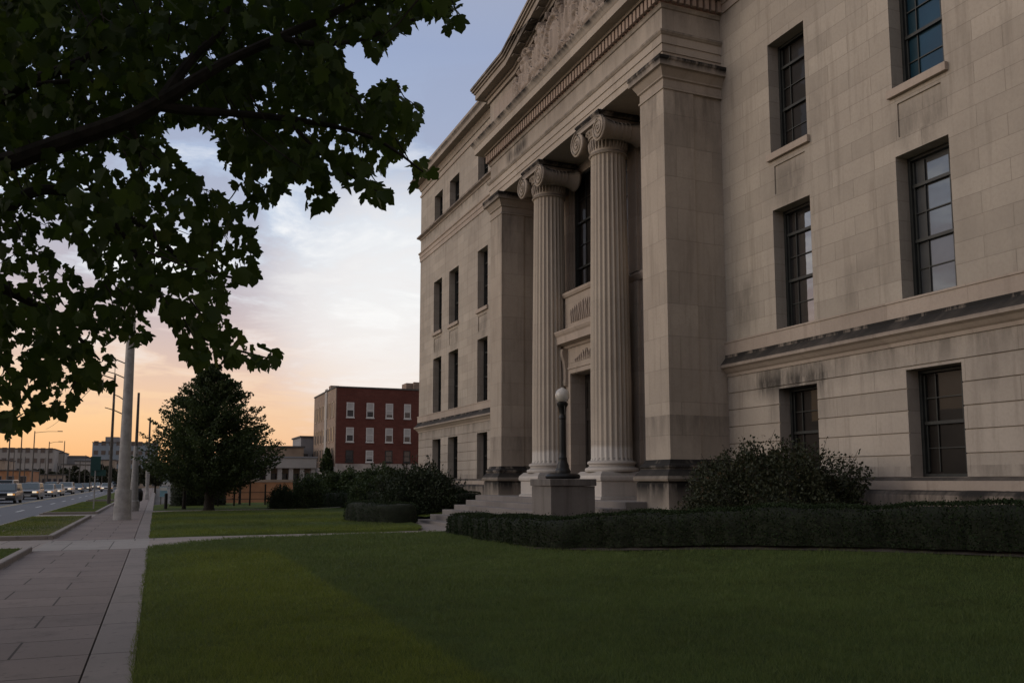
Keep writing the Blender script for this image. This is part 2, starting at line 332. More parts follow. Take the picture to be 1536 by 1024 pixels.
M['soil']=plain('dark_soil',(.045,.036,.028),.95,var=.5,scale=4.)
M['ground']=plain('far_ground',(.09,.085,.075),.95,var=.4,scale=.05)
def brick(name,c,c2,mort):
    m,g,out=material(name); pos=g.n('ShaderNodeNewGeometry').outputs['Position']; x,y,z=g.sep(pos)
    br=g.n('ShaderNodeTexBrick',{'Vector':g.comb(g.math('ADD',x,y),z,0.),'Color1':tuple(c)+(1,),'Color2':tuple(c2)+(1,),'Mortar':tuple(mort)+(1,),'Scale':1.,'Mortar Size':.012,'Brick Width':.45,'Row Height':.16})
    n=g.noise(pos,.5,5,.65); cc=g.mix(g.ramp(n,[(.35,0.),(.7,.5)]),br.outputs['Color'],tuple(v*.65 for v in c))
    finish(g,out,cc,.9,br.outputs['Fac'],.15,0,.3,.01); return m
M['redbrick']=brick('red_brick',(.130,.044,.034),(.165,.058,.045),(.14,.075,.06))
M['tanbrick']=brick('tan_brick',(.27,.20,.155),(.33,.245,.19),(.30,.25,.21))
M['whitewash']=plain('weathered_whitewash',(.40,.35,.31),.9,var=.45,scale=.9)
M['white']=plain('white_paint',(.62,.60,.57),.55,var=.1)
M['ltwin']=plain('window_shade_white',(.46,.44,.42),.7,var=.15,scale=1.)
M['grey']=plain('grey_concrete',(.24,.24,.25),.9,var=.2,scale=.3); M['bluegrey']=plain('blue_grey_panel',(.26,.30,.34),.8,var=.15,scale=.2)
M['pale']=plain('pale_render',(.36,.335,.31),.9,var=.15,scale=.3); M['tan']=plain('tan_render',(.36,.28,.21),.9,var=.25,scale=.5); M['orange']=plain('orange_render',(.40,.20,.10),.9,var=.25,scale=.8)
M['darkwin']=glass('distant_window_glass',(.03,.03,.035),.05)
M['pole']=plain('pale_painted_steel',(.30,.285,.27),.55,var=.22,scale=4.); M['poledark']=plain('weathered_pole',(.085,.075,.065),.8,var=.3,scale=5.)
M['sign']=plain('green_sign_face',(.012,.060,.055),.5,var=.1); M['bluesign']=plain('pale_blue_sign_face',(.22,.38,.46),.5,var=.2)
M['headlamp']=plain('lit_headlamp',(.8,.75,.65),.2,emit=(1.,.82,.6,.7)); M['amber']=plain('lit_side_lamp',(.8,.4,.1),.3,emit=(1.,.45,.12,.35))
M['carglass']=glass('car_glass',(.010,.014,.017),.02,(.28,.33,.36))
for nm,c in dict(silver=(.26,.265,.27),charcoal=(.045,.05,.055),white=(.36,.35,.34),grey=(.16,.165,.17),blue=(.05,.075,.11),beige=(.34,.31,.27),darkgreen=(.03,.045,.045)).items():
    m,g,out=material('car_paint_'+nm); p=finish(g,out,c,.32,None,.5); p.inputs['Coat Weight'].default_value=.25; p.inputs['Coat Roughness'].default_value=.08; M['car_'+nm]=m
# ================================================================ COURTHOUSE
FX=15.; Y0,Y1=2.5,52.2; YC=27.35; XB=33.
court=empty('courthouse',(FX,YC,0),'large tan limestone neoclassical courthouse with pedimented two-column portico','courthouse')
WINY=[(5.4,6.95),(8.4,9.95),(12.68,14.09),(16.85,18.28),(36.42,37.85),(40.02,41.52),(44.6,46.3),(47.65,49.25)]
LOW=(1.77,4.08); MID=(5.63,8.87); TOP=(10.42,13.52); ATT=(17.17,18.85)
DEP=.44
def relief(mb,ys,zs,fn,x=FX):
    """wall front as a relief of rectangular cells; fn(y,z) -> (depth, open?)"""
    ys=sorted(set(round(v,4) for v in ys)); zs=sorted(set(round(v,4) for v in zs))
    D={}
    for i in range(len(ys)-1):
        for j in range(len(zs)-1): D[i,j]=fn((ys[i]+ys[i+1])/2,(zs[j]+zs[j+1])/2)
    for (i,j),(d,o) in D.items():
        a,b,c,e=ys[i],ys[i+1],zs[j],zs[j+1]
        if not o: mb.quad((x+d,a,c),(x+d,a,e),(x+d,b,e),(x+d,b,c))
        n=D.get((i+1,j))
        if n and n[0]!=d: mb.quad((x+d,b,c),(x+d,b,e),(x+n[0],b,e),(x+n[0],b,c))
        n=D.get((i,j+1))
        if n and n[0]!=d: mb.quad((x+d,a,e),(x+n[0],a,e),(x+n[0],b,e),(x+d,b,e))
def wallpart(ya,yb):
    # rusticated ground storey with V-joint grooves
    wins=[w for w in WINY if ya<w[0]<yb]
    zs=[1.74,4.64]; gro=[]
    for k in range(6):
        z=1.76+.478*k; gro.append((z-.014,z+.014)); zs+=[z-.014,z+.014]
    zs=[z for z in zs if 1.7<z<4.7]+[LOW[0],LOW[1]]
    ys=[ya,yb]
    for a,b in wins: ys+=[a,b]
    def f(y,z):
        if any(a<y<b for a,b in wins) and LOW[0]<z<LOW[1]: return (DEP+.02,True)
        if any(a<z<b for a,b in gro): return (.028,False)
        return (0.,False)
    mb=MB(); relief(mb,ys,zs,f); mb.build('rusticated_wall',M['rust'],court,recalc=False)
    # smooth ashlar storeys
    zs=[5.6,21.6,9.28,10.06,*MID,*TOP,*ATT]; ys=[ya,yb]
    for a,b in wins: ys+=[a,b,a+.12,b-.12]
    def f2(y,z):
        for a,b in wins:
            if a<y<b:
                for lo,hi in (MID,TOP,ATT):
                    if lo<z<hi: return (DEP+.02,True)
                if a+.12<y<b-.12 and 9.28<z<10.06: return (.035,False)
        return (0.,False)
    mb=MB(); relief(mb,ys,zs,f2); mb.build('wall',M['wall'],court,recalc=False)
wallpart(Y0,20.9); wallpart(33.9,Y1)
mb=MB()   # rest of the block: wall behind the portico, far end, back
mb.quad((FX,20.9,13.6),(FX,20.9,21.6),(FX,33.9,21.6),(FX,33.9,13.6)); mb.quad((FX,20.9,1.),(FX,20.9,5.7),(FX,21.7,5.7),(FX,21.7,1.))
mb.quad((FX,Y1,0),(XB,Y1,0),(XB,Y1,21.6),(FX,Y1,21.6)); mb.quad((FX,Y0,0),(XB,Y0,0),(XB,Y0,21.6),(FX,Y0,21.6)); mb.quad((XB,Y0,0),(XB,Y1,0),(XB,Y1,21.6),(XB,Y0,21.6))
mb.build('wall',M['wall'],court)
mb=MB(); mb.quad((FX+.4,Y0+.4,21.4),(XB-.4,Y0+.4,21.4),(XB-.4,Y1-.4,21.4),(FX+.4,Y1-.4,21.4)); mb.build('roof',M['roof'],court)
def band(name,prof,mat): mb=MB(); mb.ring(FX,XB,Y0,Y1,prof); return mb.build(name,mat,court)
band('water_table',[(-.2,-.6),(.30,-.6),(.30,1.40),(.26,1.47),(.17,1.49),(.17,1.69),(.10,1.764),(-.2,1.766)],M['trim'])
band('string_course',[(-.2,4.62),(.03,4.62),(.05,4.70),(.10,4.74),(.17,4.82),(.25,4.87),(.25,4.95),(.10,5.13),(.075,5.16),(.075,5.57),(.095,5.58),(.095,5.625),(-.2,5.628)],M['trim'])
band('architrave_band',[(-.2,15.43),(.04,15.45),(.04,15.70),(.07,15.71),(.07,15.92),(.13,15.97),(.13,16.03),(-.2,16.05)],M['trim'])
band('attic_ledge',[(-.2,16.84),(.04,16.86),(.08,16.93),(.22,17.0),(.22,17.09),(-.2,17.165)],M['trim'])
band('string_course',[(-.2,19.66),(.05,19.68),(.07,19.8),(-.2,19.84)],M['trim'])
band('main_cornice',[(-.2,20.05),(.05,20.07),(.1,20.22),(.16,20.3),(.18,20.4),(.52,20.42),(.54,20.62),(.62,20.74),(.62,20.80),(-.2,20.9)],M['cap'])
mb=MB(); mb.ring(FX,XB,Y0,Y1,[(-.3,21.45),(.05,21.47),(.05,21.7),(-.3,21.72)]); mb.build('parapet_coping',M['cap'],court)
# ---- windows
def window(ya,yb,z0,z1,x=FX+DEP,g='glass',rows=(1,2,2),wd=(.24,.52,.24),blind=0,sill=False,parent=court):
    """sash window: frame with transom, meeting rail and glazing bars; pane, blind and stone sill are its pieces"""
    mb=MB(); fr=.075; bx0,bx1=x-.05,x+.05
    mb.box(x-.09,bx1,ya,ya+fr,z0,z1); mb.box(x-.09,bx1,yb-fr,yb,z0,z1); mb.box(x-.088,bx1,ya+fr,yb-fr,z1-fr,z1); mb.box(x-.088,bx1,ya+fr,yb-fr,z0,z0+fr*.9)
    a,b=ya+fr,yb-fr; H=z1-z0-2*fr; zt=z1-fr; tot=sum({1:.19,2:.405}[r] if len(rows)==3 else .5 for r in rows)
    for k,r in enumerate(rows):
        h=H*(({1:.19,2:.405}[r] if len(rows)==3 else .5)/tot); zb=zt-h; off=.012*(k==len(rows)-1)
        if k<len(rows)-1: mb.box(x-.055+off,x+.03,a,b,zb-.035,zb+.035)
        mb.box(x-.03+off,x+.03,a,a+.045,zb+.035,zt-.035); mb.box(x-.03+off,x+.03,b-.045,b,zb+.035,zt-.035)
        for q in range(1,r):
            zz=zt-h*q/r; mb.box(x-.016+off,x+.02,a+.045,b-.045,zz-.012,zz+.012)
        yy=a
        for w in wd[:-1]:
            yy+=w*(b-a); mb.box(x-.018+off,x+.021,yy-.012,yy+.012,zb+.036,zt-.036)
        zt=zb
    f=mb.build('window',M['frame'],parent)
    mb=MB(); mb.quad((x+.026,ya,z0),(x+.026,ya,z1),(x+.026,yb,z1),(x+.026,yb,z0)); mb.build('pane',M[g],f)
    if blind:
        mb=MB(); mb.box(x+.004,x+.012,a+.046,b-.046,z1-.1-(z1-z0)*blind,z1-.08); mb.build('blind',M['blind'],f)
    if sill:
        mb=MB(); mb.box(x-DEP-.10,x-.05,ya-.09,yb+.09,z0-.19,z0-.004); mb.build('sill',M['trim'],f,bevel=.012)
    return f
for i,(a,b) in enumerate(WINY):
    near=a<25
    window(a,b,*LOW,rows=(2,2))
    window(a,b,*MID,g='glassb' if i==2 else 'glass')
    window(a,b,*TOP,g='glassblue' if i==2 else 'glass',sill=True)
    window(a,b,*ATT,rows=(2,2),wd=(.5,.5))
# ---- portico: piers
for ya,yb in ((20.40,21.70),(33.05,34.35)):
    mb=MB(); mb.box(13.,14.02,ya,yb,2.15,12.9); mb.box(14.02,FX+.2,ya+.045,yb-.045,2.15,12.9)
    mb.build('pier',M['pier'],court,bevel=.012)
    p=court.children[-1]
    mb=MB(); mb.ring(13.,FX+.2,ya,yb,[(.12,-.5),(.12,.80),(.10,.86),(.20,.88),(.20,1.60),(.17,1.66)])
    mb.ring(13.,FX+.2,ya,yb,[(.14,1.66),(.25,1.68),(.28,1.74),(.25,1.82),(.17,1.93),(.11,2.00),(.11,2.03),(.14,2.06),(.13,2.11),(.05,2.17),(.012,2.27),(-.05,2.28)]); mb.build('pier_base',M['pierbase'],p)
    mb=MB(); mb.ring(13.,FX+.2,ya,yb,[(-.05,12.86),(.03,12.87),(.03,12.93),(.0,12.95),(.0,13.17),(.05,13.2),(.05,13.24),(.15,13.42),(.17,13.45),(.25,13.47),(.25,13.62),(.28,13.66),(.28,13.74),(-.05,13.745)]); mb.build('pier_cap',M['cap'],p)
# ---- columns
CX=13.66
def column(yc):
    n=24; per=8; prof=[(2.32,.69),(2.42,.672),(4.5,.668),(7.,.645),(9.5,.615),(11.5,.592),(12.38,.58),(12.5,.60)]
    V=[];F=[]; m=n*per
    for z,r in prof:
        for j in range(m):
            ph=(j%per)/per; fl=0 if ph<.16 else math.sin((ph-.16)/.84*math.pi)
            dd=.050*fl if 2.34<z<12.45 else 0
            a=2*math.pi*j/m; rr=r-dd; V.append((CX+rr*math.cos(a),yc+rr*math.sin(a),z))
    for k in range(len(prof)-1):
        for j in range(m): F.append((k*m+j,k*m+(j+1)%m,(k+1)*m+(j+1)%m,(k+1)*m+j))
    me=bpy.data.meshes.new('column'); off=parent_loc(court); me.from_pydata([tuple(Vector(v)-off) for v in V],[],F)
    me.polygons.foreach_set('use_smooth',[True]*len(F)); me.set_sharp_from_angle(angle=R(50)); o=link('column',me,M['col'],court)
    # base: square die, chunky torus and fillets
    mb=MB(); e=.84
    mb.ring(CX-e,CX+e,yc-e,yc+e,[(.06,1.0),(.06,1.14),(.02,1.18),(.0,1.2),(.0,1.62),(.0,1.66),(.05,1.69),(.07,1.76),(.05,1.85),(-.03,1.93),(-.08,1.98),(-.3,1.985)]); 
    mb.lathe([(.70,1.97),(.86,1.975),(.88,2.03),(.86,2.09),(.79,2.11),(.74,2.15),(.75,2.2),(.79,2.22),(.80,2.26),(.78,2.30),(.70,2.33)],(CX,yc,0),48); mb.build('column_base',M['colbase'],o,smooth=True)
    # capital: necking ring, ornamented band, egg moulding, two scroll bolsters and abacus
    mb=MB(); mb.lathe([(.55,12.46),(.63,12.47),(.655,12.51),(.63,12.56),(.60,12.58),(.595,12.62),(.61,13.08),(.66,13.1),(.67,13.14),(.64,13.17),(.70,13.24),(.735,13.32),(.70,13.40),(.5,13.41)],(CX,yc,0),48)
    for j in range(32):       # leaves round the necking band
        a=2*math.pi*j/32; c=Vector((CX,yc,0)); d=Vector((math.cos(a),math.sin(a),0)); t=Vector((-math.sin(a),math.cos(a),0))
        mb.tube([c+d*.61+Vector((0,0,12.66)),c+d*.635+Vector((0,0,12.8)),c+d*.645+Vector((0,0,12.93)),c+d*.62+Vector((0,0,13.03))],[.022,.034,.03,.012],5)
    for j in range(24):       # eggs
        a=2*math.pi*j/24; mb.lathe([(.01,-.07),(.045,-.04),(.05,.0),(.03,.05),(.005,.06)],(CX+.715*math.cos(a),yc+.715*math.sin(a),13.3),6)
    for s in (-1,1):          # scrolls
        yv=yc+s*.78; zv=13.13; x0,x1=CX-.80,CX+.80
        mb.lathe([(.02,0),(.34,.0),(.415,.015),(.43,.05),(.415,.10),(.35,.2),(.29,.45),(.27,.8),(.29,1.15),(.35,1.4),(.415,1.5),(.43,1.55),(.415,1.585),(.34,1.6),(.02,1.6)],(x0,yv,zv),24,'x')
        for q in range(9):    # bolster straps
            xx=x0+.2+q*.15; t=(xx-x0-.8)/.8; r=.277+.075*t*t; mb.lathe([(r-.02,-.018),(r+.012,-.01),(r+.012,.01),(r-.02,.018)],(xx,yv,zv),18,'x')
        for xf,sg in ((x0,-1),(x1,1)):
            pts=[];rad=[]
            for q in range(46):
                th=q/45*math.pi*4.6; r=.395*(1-q/45*.86); pts.append((xf+sg*.012,yv+s*r*math.sin(th),zv+r*math.cos(th))); rad.append(.038*(1-q/45*.5))
            mb.tube(pts,rad,6); mb.lathe([(.005,-.05),(.05,-.03),(.055,0),(.05,.03),(.005,.05)],(xf,yv,zv),10,'x')
        # channel joining the scrolls
    for xf in (CX-.80,CX+.74): mb.box(xf,xf+.06,yc-.76,yc+.76,13.40,13.555); mb.box(xf-.012,xf+.072,yc-.80,yc+.80,13.53,13.57); mb.box(xf-.012,xf+.072,yc-.5,yc+.5,13.385,13.41)
    mb.box(CX-.73,CX+.73,yc-.76,yc+.76,13.38,13.56)
    mb.ring(CX-.76,CX+.76,yc-.80,yc+.80,[(-.2,13.575),(.0,13.59),(.02,13.63),(.06,13.68),(.06,13.742),(-.2,13.744)])
    mb.build('column_capital',M['cap'],o,smooth=True)
    # carved mask between the scrolls
    return o
column(24.92); column(29.72)
# ---- entablature
EY0,EY1=20.40,34.35
mb=MB(); mb.ring(13.,FX+.2,EY0,EY1,[(-1.35,13.76),(.0,13.75),(.0,13.98),(.03,13.985),(.03,14.22),(.06,14.225),(.06,14.47),(.09,14.49),(.13,14.55),(.13,14.6),(.0,14.64),(.0,15.30),(.04,15.32),(.07,15.40),(.10,15.42),(-.5,15.43)]); mb.build('entablature',M['ent'],court)
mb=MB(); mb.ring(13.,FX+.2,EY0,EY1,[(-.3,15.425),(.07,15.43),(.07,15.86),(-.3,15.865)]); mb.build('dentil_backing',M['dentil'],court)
mb=MB(); w,gp=.135,.085; y=EY0-.17
while y<EY1+.17-w: mb.box(12.80,12.94,y,y+w,15.47,15.80); y+=w+gp
x=13.05
while x<FX-.1: mb.box(x,x+w,EY0-.20,EY0-.06,15.47,15.80); mb.box(x,x+w,EY1+.06,EY1+.20,15.47,15.80); x+=w+gp
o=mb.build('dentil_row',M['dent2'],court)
mb=MB(); mb.ring(13.,FX+.2,EY0,EY1,[(-.3,15.86),(.22,15.862),(.24,15.93),(.56,15.95),(.57,16.2),(.60,16.24),(.64,16.33),(.70,16.43),(.70,16.47),(-.3,16.56)]); mb.build('cornice',M['ent'],court)
# soffit of the porch (inside)
mb=MB(); mb.box(13.9,14.66,21.72,33.03,13.765,13.80); mb.build('soffit',M['soffit'],court)
# ---- pediment
ZE,ZA,YB=19.06,20.14,3.95
def T(y): d=abs(y-YC); return ZE if d>=YB else ZE+(ZA-ZE)*(1-d/YB)
pe=MB(); ty=[EY0+.02,YC-YB,YC,YC+YB,EY1-.02]
i=len(pe.v)
pe.prism([(EY0+.03,16.5)]+[(y,T(y)-.8) for y in (EY0+.03,YC-YB,YC,YC+YB,EY1-.03)]+[(EY1-.03,16.5)],'x',13.06,FX+.1)
for a,b in ((EY0,23.3),(31.4,EY1)):
    pe.box(12.97,13.3,a+.02,b,16.5,18.18); 
pedm=pe.build('pediment',M['ent'],court)
for a,b in ((EY0+.5,23.0),(31.7,EY1-.5)): mb=MB(); mb.ring(12.955,13.2,a,b,[(.0,16.8),(.0,17.9)]); mb.build('end_panel',M['carve'],pedm,bevel=.02)
def strip(mb,x0,x1,t0,t1,ext):
    P=[EY0-ext,YC-YB,YC,YC+YB,EY1+ext]
    for a,b in zip(P[:-1],P[1:]):
        za,zb=T(a),T(b); i=len(mb.v)
        mb.v+=[(x0,a,za-t1),(x0,b,zb-t1),(x0,b,zb-t0),(x0,a,za-t0),(x1,a,za-t1),(x1,b,zb-t1),(x1,b,zb-t0),(x1,a,za-t0)]
        mb.f+=[(i,i+1,i+2,i+3),(i+7,i+6,i+5,i+4),(i,i+4,i+5,i+1),(i+3,i+2,i+6,i+7)]
        if a==P[0]: mb.f.append((i,i+3,i+7,i+4))
        if b==P[-1]: mb.f.append((i+1,i+5,i+6,i+2))
mb=MB(); strip(mb,12.28,FX+.05,0,.10,.74); strip(mb,12.33,FX+.05,.10,.2,.69); strip(mb,12.40,FX+.05,.2,.30,.62); strip(mb,12.46,FX+.05,.30,.56,.56); strip(mb,12.80,FX+.05,.56,.68,.2); strip(mb,12.88,FX+.05,.68,.86,.12)
for s in (-1,1):           # panels under the slanting eave
    for k in range(6):
        y=YC+s*(.35+k*.62); z=T(y)-.57; mb.box(12.52,12.76,y-.26,y+.26,z-.012,z+.02)
mb.build('raking_cornice',M['cap'],pedm)
mb=MB()                    # low gable roof behind the pediment
mb.poly([(13.,YC,ZA-.04),(FX+.1,YC,ZA-.04),(FX+.1,EY1+.5,ZE-.05),(13.,EY1+.5,ZE-.05)]); mb.poly([(13.,YC,ZA-.04),(13.,EY0-.5,ZE-.05),(FX+.1,EY0-.5,ZE-.05),(FX+.1,YC,ZA-.04)]); mb.build('portico_roof',M['roof'],court)
# carved figures: a relief field of limbs, heads, drapery folds and a central shield
ny,nz=230,72; gy=np.linspace(23.35,31.35,ny); gz=np.linspace(16.5,19.3,nz); GY,GZ=np.meshgrid(gy,gz,indexing='ij'); Hf=np.zeros_like(GY)
rr=np.random.default_rng(3)
def cap(a,b,r,h):
    global Hf
    a=np.array(a);b=np.array(b); ab=b-a; t=np.clip(((GY-a[0])*ab[0]+(GZ-a[1])*ab[1])/(ab@ab+1e-9),0,1)
    d=np.hypot(GY-a[0]-t*ab[0],GZ-a[1]-t*ab[1])/r; Hf=np.maximum(Hf,np.where(d<1,h*np.sqrt(np.clip(1-d*d,0,1)),0))
def fold(y0,y1,z0,z1,n,amp):
    global Hf
    for k in range(n):
        a=y0+(y1-y0)*(k+.5)/n; cap((a,z0),(a+rr.uniform(-.12,.12),z1),abs(y1-y0)/n*.42,amp*rr.uniform(.7,1.2))
def fig(y,h,lean):
    zb=16.55; hip=zb+h*.42; sh=zb+h*.8; s=1 if lean>=0 else -1
    cap((y,hip),(y+lean*.35,sh),.19*h,.26); cap((y+lean*.42,zb+h*.93),(y+lean*.44,zb+h*.96),.125*h,.3)
    cap((y,hip),(y+s*.45*h,hip-.05),.12*h,.27); cap((y+s*.45*h,hip-.05),(y+s*.5*h,zb),.09*h,.22)
    cap((y,hip),(y+s*.25*h,hip-.12),.12*h,.22); cap((y+s*.25*h,hip-.12),(y+s*.2*h,zb),.09*h,.2)
    cap((y+lean*.3,sh),(y+lean*.3-s*.3*h,sh-.25*h),.07*h,.24); cap((y+lean*.3-s*.3*h,sh-.25*h),(y+lean*.3-s*.1*h,sh-.42*h),.06*h,.26)
    fold(y-.28*h,y+.32*h,zb,hip+.1*h,7,.2); fold(y-.12*h,y+.12*h,hip,sh,4,.29)
cap((YC,17.25),(YC,18.05),.62,.26); cap((YC,17.3),(YC,18.0),.48,.30); cap((YC,17.4),(YC,17.95),.2,.36)
for k in range(22):
    a=k/22*2*math.pi; cap((YC+.62*math.cos(a),17.65+.95*math.sin(a)),(YC+.7*math.cos(a+.2),17.65+1.02*math.sin(a+.2)),.1,.31)
for d,h,l in ((.95,2.15,.5),(1.65,1.95,-.5),(2.35,1.7,.55),(2.95,1.45,-.4),(3.5,1.2,.5)): fig(YC+d,h,l); fig(YC-d,h,-l)
for k in range(260):
    y=rr.uniform(23.5,31.1); z=rr.uniform(16.55,18.9); a=rr.uniform(0,6.28); cap((y,z),(y+.25*math.cos(a),z+.25*math.sin(a)),rr.uniform(.05,.13),rr.uniform(.1,.33))
Tz=np.array([T(v) for v in gy])[:,None]-.87
GZc=np.minimum(GZ,Tz); Hf=np.where(GZ>Tz-.02,.02,Hf)
Vv=np.stack([13.06-.01-Hf*1.25,GY,GZc],-1).reshape(-1,3); ii=np.arange(ny*nz).reshape(ny,nz)
Ff=np.stack([ii[:-1,:-1],ii[1:,:-1],ii[1:,1:],ii[:-1,1:]],-1).reshape(-1,4)
o=np_mesh('relief_carving',Vv,Ff,M['carve'],pedm); o.data.polygons.foreach_set('use_smooth',[True]*len(o.data.polygons))
# ---- porch wall with doorway, tall window and the slits beside the columns
XI=14.6
holes=[(26.1,28.6,1.08,5.6),(25.2,29.5,8.86,13.4)]
sl=[(22.6,24.35),(30.35,32.1)]
for a,b in sl: holes+=[(a,b,9.75,12.9),(a,b,5.6,8.2),(a,b,1.9,4.55)]
ys=[21.65,33.1];zs=[1.05,13.78]
for h in holes: ys+=h[:2]; zs+=h[2:]
mb=MB(); relief(mb,ys,zs,lambda y,z:(.36,True) if any(h[0]<y<h[1] and h[2]<z<h[3] for h in holes) else (0.,False),XI); mb.build('porch_wall',M['recess'],court,recalc=False)
pw=court.children[-1]
mb=MB(); mb.ring(XI,XI+.4,21.75,33.0,[(-.05,8.28),(.06,8.30),(.10,8.38),(.14,8.48),(.14,8.56),(-.05,8.6)]); mb.build('porch_moulding',M['trim'],pw)
mb=MB()
for ya,yb in ((22.05,22.4),(24.5,25.12),(29.58,30.2),(32.3,32.65)):
    for z0,z1,q in ((1.1,8.27,0.),(8.61,13.7,.02)): mb=MB(); mb.box(XI-.13+q,XI+.05,ya+q,yb-q,z0,z1); mb.build('pilaster',M['recess'],pw,bevel=.01)
for h in holes[2:]:
    window(h[0],h[1],h[2],h[3],x=XI+.34,rows=(2,2),wd=(.33,.34,.33))
window(*holes[1],x=XI+.16,rows=(2,2,1),wd=(.17,.33,.33,.17))
# frontispiece round the door
XD=14.02
mb=MB(); mb.box(XD,XI+.05,25.62,26.12,1.06,6.0); mb.box(XD,XI+.05,28.58,29.08,1.06,6.0); mb.box(XD,XI+.05,25.62,29.08,6.0,8.62); mb.box(XD+.002,XI+.05,26.12,28.58,5.58,6.0)
for ya,yb in ((25.98,26.12),(28.58,28.72)): mb.box(XD-.05,XD+.01,ya,yb,1.06,5.74)
mb.box(XD-.05,XD+.01,26.12,28.58,5.60,5.74); mb.box(XD-.03,XD+.01,25.80,28.90,5.78,5.86)
fr=mb.build('door_surround',M['recess'],court,bevel=.01)
mb=MB(); mb.ring(XD,XI,25.5,29.2,[(.0,6.55),(.06,6.58),(.10,6.66),(.36,6.72),(.37,6.98),(.42,7.05),(.46,7.14),(.46,7.18),(.0,7.28)]); mb.build('door_hood',M['trim'],fr)
for yc in (25.72,28.98):
    mb=MB(); mb.prism([(XD-.22,6.56),(XD-.24,6.42),(XD-.22,6.28),(XD-.15,6.1),(XD-.11,5.8),(XD-.10,5.45),(XD-.12,5.3),(XD-.10,5.2),(XD+.02,5.14),(XD+.02,6.56)],'y',yc-.11,yc+.11); mb.build('console_bracket',M['recess'],fr,bevel=.012)
rr=np.random.default_rng(5)     # weathered carved ornament over the door and in the panel above the hood
for k in range(11):
    y=26.6+k*.16; mb=MB(); hgt=.30*math.exp(-((y-27.35)/.55)**2)+.06; mb.tube([(XD-.005,y,6.02),(XD-.03,y+rr.uniform(-.03,.03),6.02+hgt*.6),(XD-.008,y+rr.uniform(-.05,.05),6.05+hgt)],[.03,.034,.012],6); mb.build('carved_frond',M['carve'],fr,smooth=True)
for k in range(17):
    y=26.2+k*.145; mb=MB(); hgt=.72*(.55+.45*math.cos((y-27.35)/1.3*1.4)); mb.tube([(XD-.005,y,7.5),(XD-.045,y+rr.uniform(-.04,.04),7.5+hgt*.55),(XD-.01,y+rr.uniform(-.06,.06),7.5+hgt)],[.04,.045,.014],6); mb.build('carved_frond',M['carve'],fr,smooth=True)
mb=MB(); mb.ring(XD,XI,25.62,29.08,[(.0,8.5),(.05,8.52),(.10,8.6),(.12,8.68),(.0,8.74)]); mb.build('window_ledge',M['trim'],fr)
# door leaves
mb=MB(); mb.box(XI-.02,XI+.06,26.1,28.6,1.08,5.62)
d=mb.build('door',M['door'],court)
mb=MB()
for a,b in ((26.2,27.28),(27.42,28.5)):
    for z0,z1 in ((1.3,2.3),(2.5,4.0),(4.2,5.4)):
        mb.box(XI-.05,XI-.01,a,a+.12,z0,z1); mb.box(XI-.05,XI-.01,b-.12,b,z0,z1); mb.box(XI-.05,XI-.01,a+.12,b-.12,z0,z0+.12); mb.box(XI-.05,XI-.01,a+.12,b-.12,z1-.12,z1)
mb.build('door_panel',M['door'],d)
mb=MB(); mb.tube([(XI-.1,27.2,2.2),(XI-.1,27.2,2.75)],.022,8); mb.tube([(XI-.1,27.5,2.2),(XI-.1,27.5,2.75)],.022,8); mb.build('door_handle',M['iron'],d)
# ---- porch floor and six granite steps
st=None
mb=MB()
SX=[9.62,10.12,10.62,11.12,11.62,12.12]; rise=1.1/6
for k,x in enumerate(SX):
    ext=.0 if k<5 else .25
    mb.box(x,(SX[k+1]+.06 if k<5 else XI+.1),21.35-ext*0,33.45+ext,-.4 if k<5 else -.4,rise*(k+1)-.001*(5-k))
mb.build('front_steps',M['step'],court,bevel=.018)
# ================================================================ SETTING
def gz(x):   # the lawn climbs gently to the building
    return np.interp(x,[-.2,0,1.,4.,8.,9.5,11.,13.,15.2],[.0,.03,.07,.09,.12,.18,.38,.60,.95])
mb=MB(); mb.quad((-4000,-4000,-.32),(4000,-4000,-.32),(4000,4000,-.32),(-4000,4000,-.32)); tag(mb.build('ground',M['ground']),kind='structure')
mb=MB(); mb.quad((-19.5,-60,-.16),(-5.35,-60,-.16),(-5.35,420,-.16),(-19.5,420,-.16)); tag(mb.build('road',M['asphalt']),kind='structure')
mb=MB()
for y in range(-40,300,9): mb.box(-7.68,-7.54,y,y+3.2,-.158,-.154)
for xx in (-5.75,): mb.box(xx-.06,xx+.06,-60,400,-.158,-.154)
for y in range(-30,300,12): mb.box(-14.26,-14.12,y,y+3.2,-.158,-.154)
tag(mb.build('road_marking',M['white_line']),kind='structure')
mb=MB(); mb.box(-10.25,-10.10,-60,400,-.158,-.154); mb.box(-9.92,-9.77,-60,400,-.158,-.154); tag(mb.build('road_marking',M['yellow_line']),kind='structure')
mb=MB(); mb.quad((-26,-60,-.02),(-19.5,-60,-.02),(-19.5,420,-.02),(-26,420,-.02)); mb.box(-19.65,-19.5,-60,420,-.3,-.0); tag(mb.build('far_pavement',M['path']),kind='structure')
